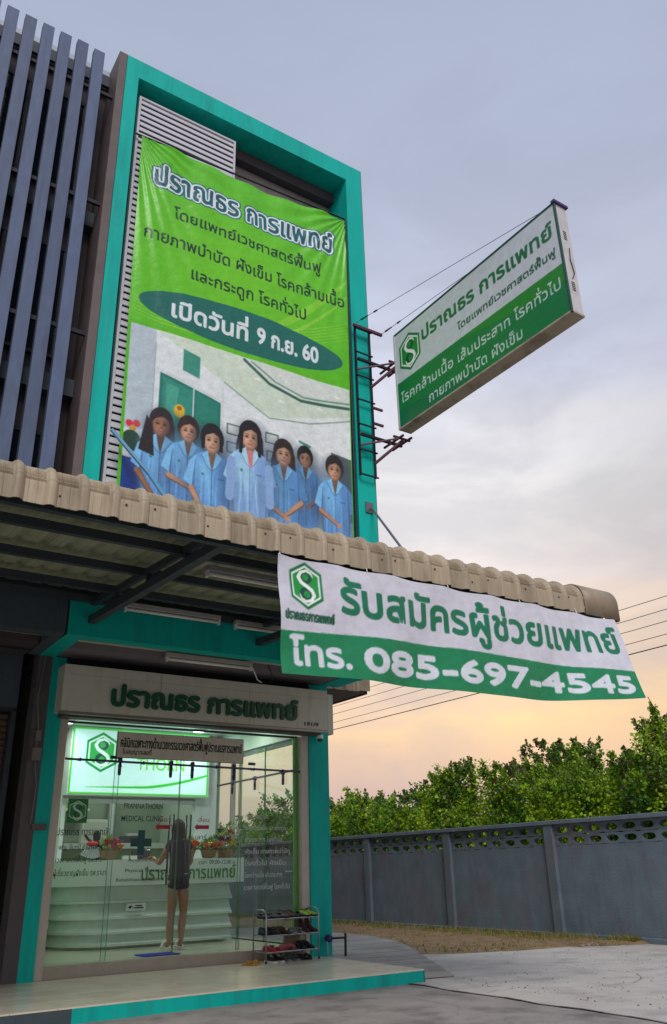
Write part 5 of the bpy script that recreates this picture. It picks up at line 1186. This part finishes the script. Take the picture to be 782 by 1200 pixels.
hb = MB(); n = 18; prof = [(1.822, .02, 0), (1.80, .065, 0), (1.75, .094, 0), (1.68, .102, -.005), (1.60, .098, -.02), (1.52, .118, -.045), (1.42, .125, -.06), (1.32, .118, -.065), (1.22, .095, -.065), (1.17, .06, -.06)]
vs = []
for zz, r, oy in prof:
    for k in range(n):
        a = 2*PI*k/n; wob = 1+.05*math.sin(5*a+zz*9); y = math.sin(a)*r*wob*(.9 if zz > 1.6 else .45); y = min(y, .045 if zz < 1.74 else .09)
        vs.append((4.78+math.cos(a)*r*wob+.005*math.sin(zz*20), 11.06+y+oy, zz))
fs = [(i*n+k, i*n+(k+1) % n, (i+1)*n+(k+1) % n, (i+1)*n+k) for i in range(len(prof)-1) for k in range(n)]+[tuple(range(n)), tuple(range((len(prof)-1)*n, len(prof)*n))[::-1]]
hb.add(vs, fs).build('hair', hm, WM, smooth=True)
for x in (4.715, 4.895):
    b = MB()
    vs = []; ring = [(-.036, -.10), (-.045, -.02), (-.038, .05), (-.052, .12), (-.03, .165), (.0, .175), (.03, .165), (.052, .12), (.038, .05), (.045, -.02), (.036, -.10), (0, -.12)]
    for zz in (.2515, .285): vs += [(x+a, 11.08+c, zz) for a, c in ring]
    k = len(ring); b.add(vs, [tuple(range(k))[::-1], tuple(range(k, 2*k))]+[(i, (i+1) % k, k+(i+1) % k, k+i) for i in range(k)])
    b.tube([(x-.048, 11.14, .28), (x-.035, 11.15, .325), (x, 11.15, .338), (x+.035, 11.15, .325), (x+.048, 11.14, .28)], .02, 8)
    b.build('slipper', mat('slipper_white', (222, 220, 214), .6), WM)

# ------------------------------------------------------------------ shoe rack and shoes
RK = thing('shoe_rack', 'small chrome wire shoe rack with three shelves on the porch', 'shoe rack', (5.44, 9.79, .125))
ra = R(5); ca, sa_ = math.cos(ra), math.sin(ra)
def rk(x, y, z): return (5.44+x*ca-y*sa_, 9.79+x*sa_*.6+y*ca, .1262+z)
for x, xi in ((0, 1), (.78, -1)):
    MB().tube([rk(x, 0, 0), rk(x, 0, .52), rk(x, .03, .565), rk(x, .08, .58), rk(x, .20, .58), rk(x, .25, .565), rk(x, .28, .52), rk(x, .28, 0)], .009, 8).build('side_frame', chrome, RK, smooth=True)
    for y in (0, .28): MB().lathe([(.013, 0), (.013, .02), (.01, .025)], rk(x, y, 0), 8).build('foot', blackm, RK)
SHZ = (.115, .295, .475)
for zz in SHZ:
    for y in (0, .28): MB().tube([rk(0, y, zz), rk(.78, y, zz)], .008, 8).build('shelf_rail', chrome, RK)
    b = MB()
    for y in (.055, .11, .165, .22): b.tube([rk(.008, y, zz), rk(.772, y, zz)], .0045, 6)
    tag(b.build('shelf_wires', chrome, RK), kind='stuff')
    for x in (.0, .78): MB().tube([rk(x, 0, zz), rk(x, .28, zz)], .006, 6).build('shelf_rail', chrome, RK)
def shoe(kind, x, y, z, rot, up, sole, label, name='shoe', sc=1.0):
    """toe toward local -y"""
    t = thing(name, label, 'shoe' if kind != 'sandal' else 'sandal', rk(x, y, z), None); t.rotation_euler.z = rot
    Lh = .25*sc; n = 12; st = []
    for i in range(n):
        q = i/(n-1); wv = (.030+.022*math.sin(PI*min(1, q*1.25))*(1) if q < .7 else .052*math.sqrt(max(0, 1-((q-.7)/.34)**2)))*sc*.88
        st.append((q, wv))
    def wld(v): return v
    m = 12
    sv2 = []; 
    for q, wv in st: 
        y_ = Lh*(.5-q)
        sv2 += [(-wv, y_, 0), (wv, y_, 0), (wv*1.03, y_, .02*sc), (-wv*1.03, y_, .02*sc)]
    fs = [(i*4+k, i*4+(k+1) % 4, (i+1)*4+(k+1) % 4, (i+1)*4+k) for i in range(n-1) for k in range(4)]+[(0, 1, 2, 3), tuple((n-1)*4+k for k in (3, 2, 1, 0))]
    so_ = bpy.data.meshes.new('sole'); so_.from_pydata(sv2, [], fs); so_.materials.append(sole)
    o = bpy.data.objects.new('sole', so_); COL.objects.link(o); o.parent = t
    b = MB()
    if kind == 'sandal':
        for yy, hh in ((-.045, .05), (-.0, .058)):
            b.tube([(-.046*sc, yy*sc, .012), (-.036*sc, yy*sc, hh*.8*sc), (0, yy*sc, hh*sc), (.036*sc, yy*sc, hh*.8*sc), (.046*sc, yy*sc, .012)], .011*sc, 6)
        b.tube([(0, -.085*sc, .015), (0, -.05*sc, .05*sc)], .008*sc, 6)
    else:
        hs = {'sneaker': (.078, .088, .076, .070, .074, .068, .058, .050, .044, .040, .034, .022), 'flat': (.055, .058, .048, .034, .030, .034, .040, .040, .036, .032, .028, .02), 'boot': (.15, .155, .155, .15, .12, .088, .068, .056, .048, .042, .036, .022)}[kind]
        vs = []; k_ = 9
        for (q, wv), h in zip(st, hs):
            y_ = Lh*(.5-q)*.98
            for j in range(k_):
                a = PI*j/(k_-1); vs.append((-math.cos(a)*wv*.97, y_, .018*sc+math.sin(a)**.7*(h*sc-.018*sc)))
        b.add(vs, [(i*k_+j, i*k_+j+1, (i+1)*k_+j+1, (i+1)*k_+j) for i in range(n-1) for j in range(k_-1)]+[tuple(range(k_)), tuple((n-1)*k_+j for j in range(k_))[::-1]])
    me = b.mesh('upper', up, smooth=True); o = bpy.data.objects.new('upper', me); COL.objects.link(o); o.parent = t
    if kind != 'sandal':  # dark opening and laces
        zt = hs[2]*sc; me = MB().ell((0, Lh*.30, zt+.002), (.026*sc, .045*sc, .006)).mesh('opening', blackm); o = bpy.data.objects.new('opening', me); COL.objects.link(o); o.parent = t
        if kind == 'sneaker':
            lb = MB()
            for k in range(3): lb.tube([(-.018, .02-.022*k, .072-.006*k), (0, .02-.022*k, .079-.007*k), (.018, .02-.022*k, .072-.006*k)], .0025, 5)
            me = lb.mesh('laces', sole); o = bpy.data.objects.new('laces', me); COL.objects.link(o); o.parent = t
shm = {n: mat('shoe_'+n, c, .6, var=.15, bump=.2) for n, c in dict(maroon=(74, 38, 40), brown=(84, 60, 48), black=(30, 30, 34), navy=(34, 40, 66), lime=(150, 176, 40), grey=(120, 124, 122), red=(178, 28, 56), pink=(196, 96, 110), teal=(52, 84, 84), olive=(60, 66, 50), amber=(190, 140, 50), white=(222, 220, 214), soleblack=(24, 24, 26)).items()}
SW, SB_ = shm['white'], shm['soleblack']
pairs = [  # shelf height, x centre, kind, colour, sole, words
 (SHZ[2], .10, 'flat', 'maroon', SB_, 'dark maroon flat shoe at the left end of the top shelf'),
 (SHZ[2], .25, 'flat', 'brown', SB_, 'brown low shoe second from left on the top shelf'),
 (SHZ[2], .40, 'sneaker', 'maroon', SB_, 'dark red trainer in the middle of the top shelf'),
 (SHZ[2], .545, 'flat', 'black', SB_, 'black flat shoe right of the middle on the top shelf'),
 (SHZ[2], .69, 'sneaker', 'lime', SB_, 'yellow green trainer at the right end of the top shelf'),
 (SHZ[1], .10, 'sneaker', 'navy', SB_, 'navy shoe at the left end of the middle shelf'),
 (SHZ[1], .27, 'sneaker', 'brown', SB_, 'large brown shoe second from left on the middle shelf'),
 (SHZ[1], .50, 'sandal', 'grey', shm['grey'], 'light grey sandal in the middle of the middle shelf'),
 (SHZ[1], .69, 'boot', 'maroon', SB_, 'tall dark ankle boot at the right end of the middle shelf'),
 (SHZ[0], .18, 'flat', 'red', shm['red'], 'red flat shoe left on the lowest shelf'),
 (SHZ[0], .38, 'sandal', 'pink', shm['brown'], 'pink strap sandal in the middle of the lowest shelf'),
 (SHZ[0], .64, 'sneaker', 'black', SB_, 'black trainer at the right end of the lowest shelf'),
 (0, .20, 'sneaker', 'black', SW, 'black trainer with white sole on the floor under the rack'),
 (0, .43, 'sandal', 'teal', shm['grey'], 'grey teal sandal on the floor under the rack middle'),
 (0, .63, 'sandal', 'black', SB_, 'black sandal on the floor under the rack right end'),
]
rs_ = random.Random(5)
for z_, x, kind, c, so2, lab in pairs:
    for side, sg in (('left', -1), ('right', 1)):
        o_ = .058 if kind == 'boot' else .052
        shoe(kind, x+sg*o_, .13+rs_.uniform(-.02, .01), z_+(.0085 if z_ else .0), rs_.uniform(-.12, .12)+(sg*.05), shm[c], so2, lab.replace(' shelf', ' shelf')+f', {side} one')
for side, dx in (('left', 0), ('right', .095)): shoe('sandal', -.205+dx, .06, 0, .25-.4*(dx > 0), shm['amber'], shm['amber'], f'yellow sandal lying left of the shoe rack, {side} one', name='sandal', sc=.82)
bt = thing('blue_tag', 'small bright blue packet on the lowest rack shelf', 'packet', rk(.52, .05, SHZ[0])); 
MB().box(5.96, 6.03, 9.86, 9.90, .252, .272).build('packet', mat('packet_blue', (30, 40, 200), .5), bt)
bgm = mat('paper_bag', (150, 136, 112), .8, var=.2, bump=.5)
pbg = thing('paper_bag', 'crumpled brownish bag standing behind the middle shelf of the shoe rack', 'bag', (5.98, 10.12, .125))
MB().add([(5.87, 10.09, .128), (6.09, 10.10, .128), (6.09, 10.15, .128), (5.87, 10.15, .128), (5.86, 10.08, .40), (5.97, 10.10, .42), (6.10, 10.09, .39), (6.09, 10.14, .40), (5.88, 10.14, .39)], [(0, 1, 6, 5, 4), (1, 2, 7, 6), (2, 3, 8, 7), (3, 0, 4, 8), (4, 5, 6, 7, 8)]).build('bag', bgm, pbg)
# camera dome, prop by the column
sc_ = thing('security_camera', 'small black and white dome camera under the signboard corner', 'camera', (6.42, 10.0, 2.84)); MB().lathe([(.045, 0), (.045, .05), (.03, .055)], (6.42, 10.04, 2.84), 14).build('base', white, sc_); MB().ell((6.42, 10.04, 2.835), (.038, .038, .04), 12, 8).build('dome', wg, sc_, smooth=True)
st_ = thing('metal_stand', 'small dark metal stand with a round knob beside the right turquoise column', 'stand', (6.66, 9.95, .125))
MB().tube([(6.43, 10.02, .33), (6.74, 10.0, .325)], .014, 8).build('bar', blackm, st_); MB().ell((6.49, 10.015, .33), (.055, .05, .05)).build('knob', mat('knob_blue', (38, 46, 92), .5), st_, smooth=True)
MB().tube([(6.74, 10.0, .38), (6.73, 10.0, .03)], .016, 8).build('leg', blackm, st_); MB().tube([(6.60, 10.0, .04), (6.80, 10.0, .035)], .014, 8).build('foot', rust, st_)
MB().tube([(6.46, 10.01, .31), (6.46, 10.0, .13)], .010, 8).build('leg', galv, st_)
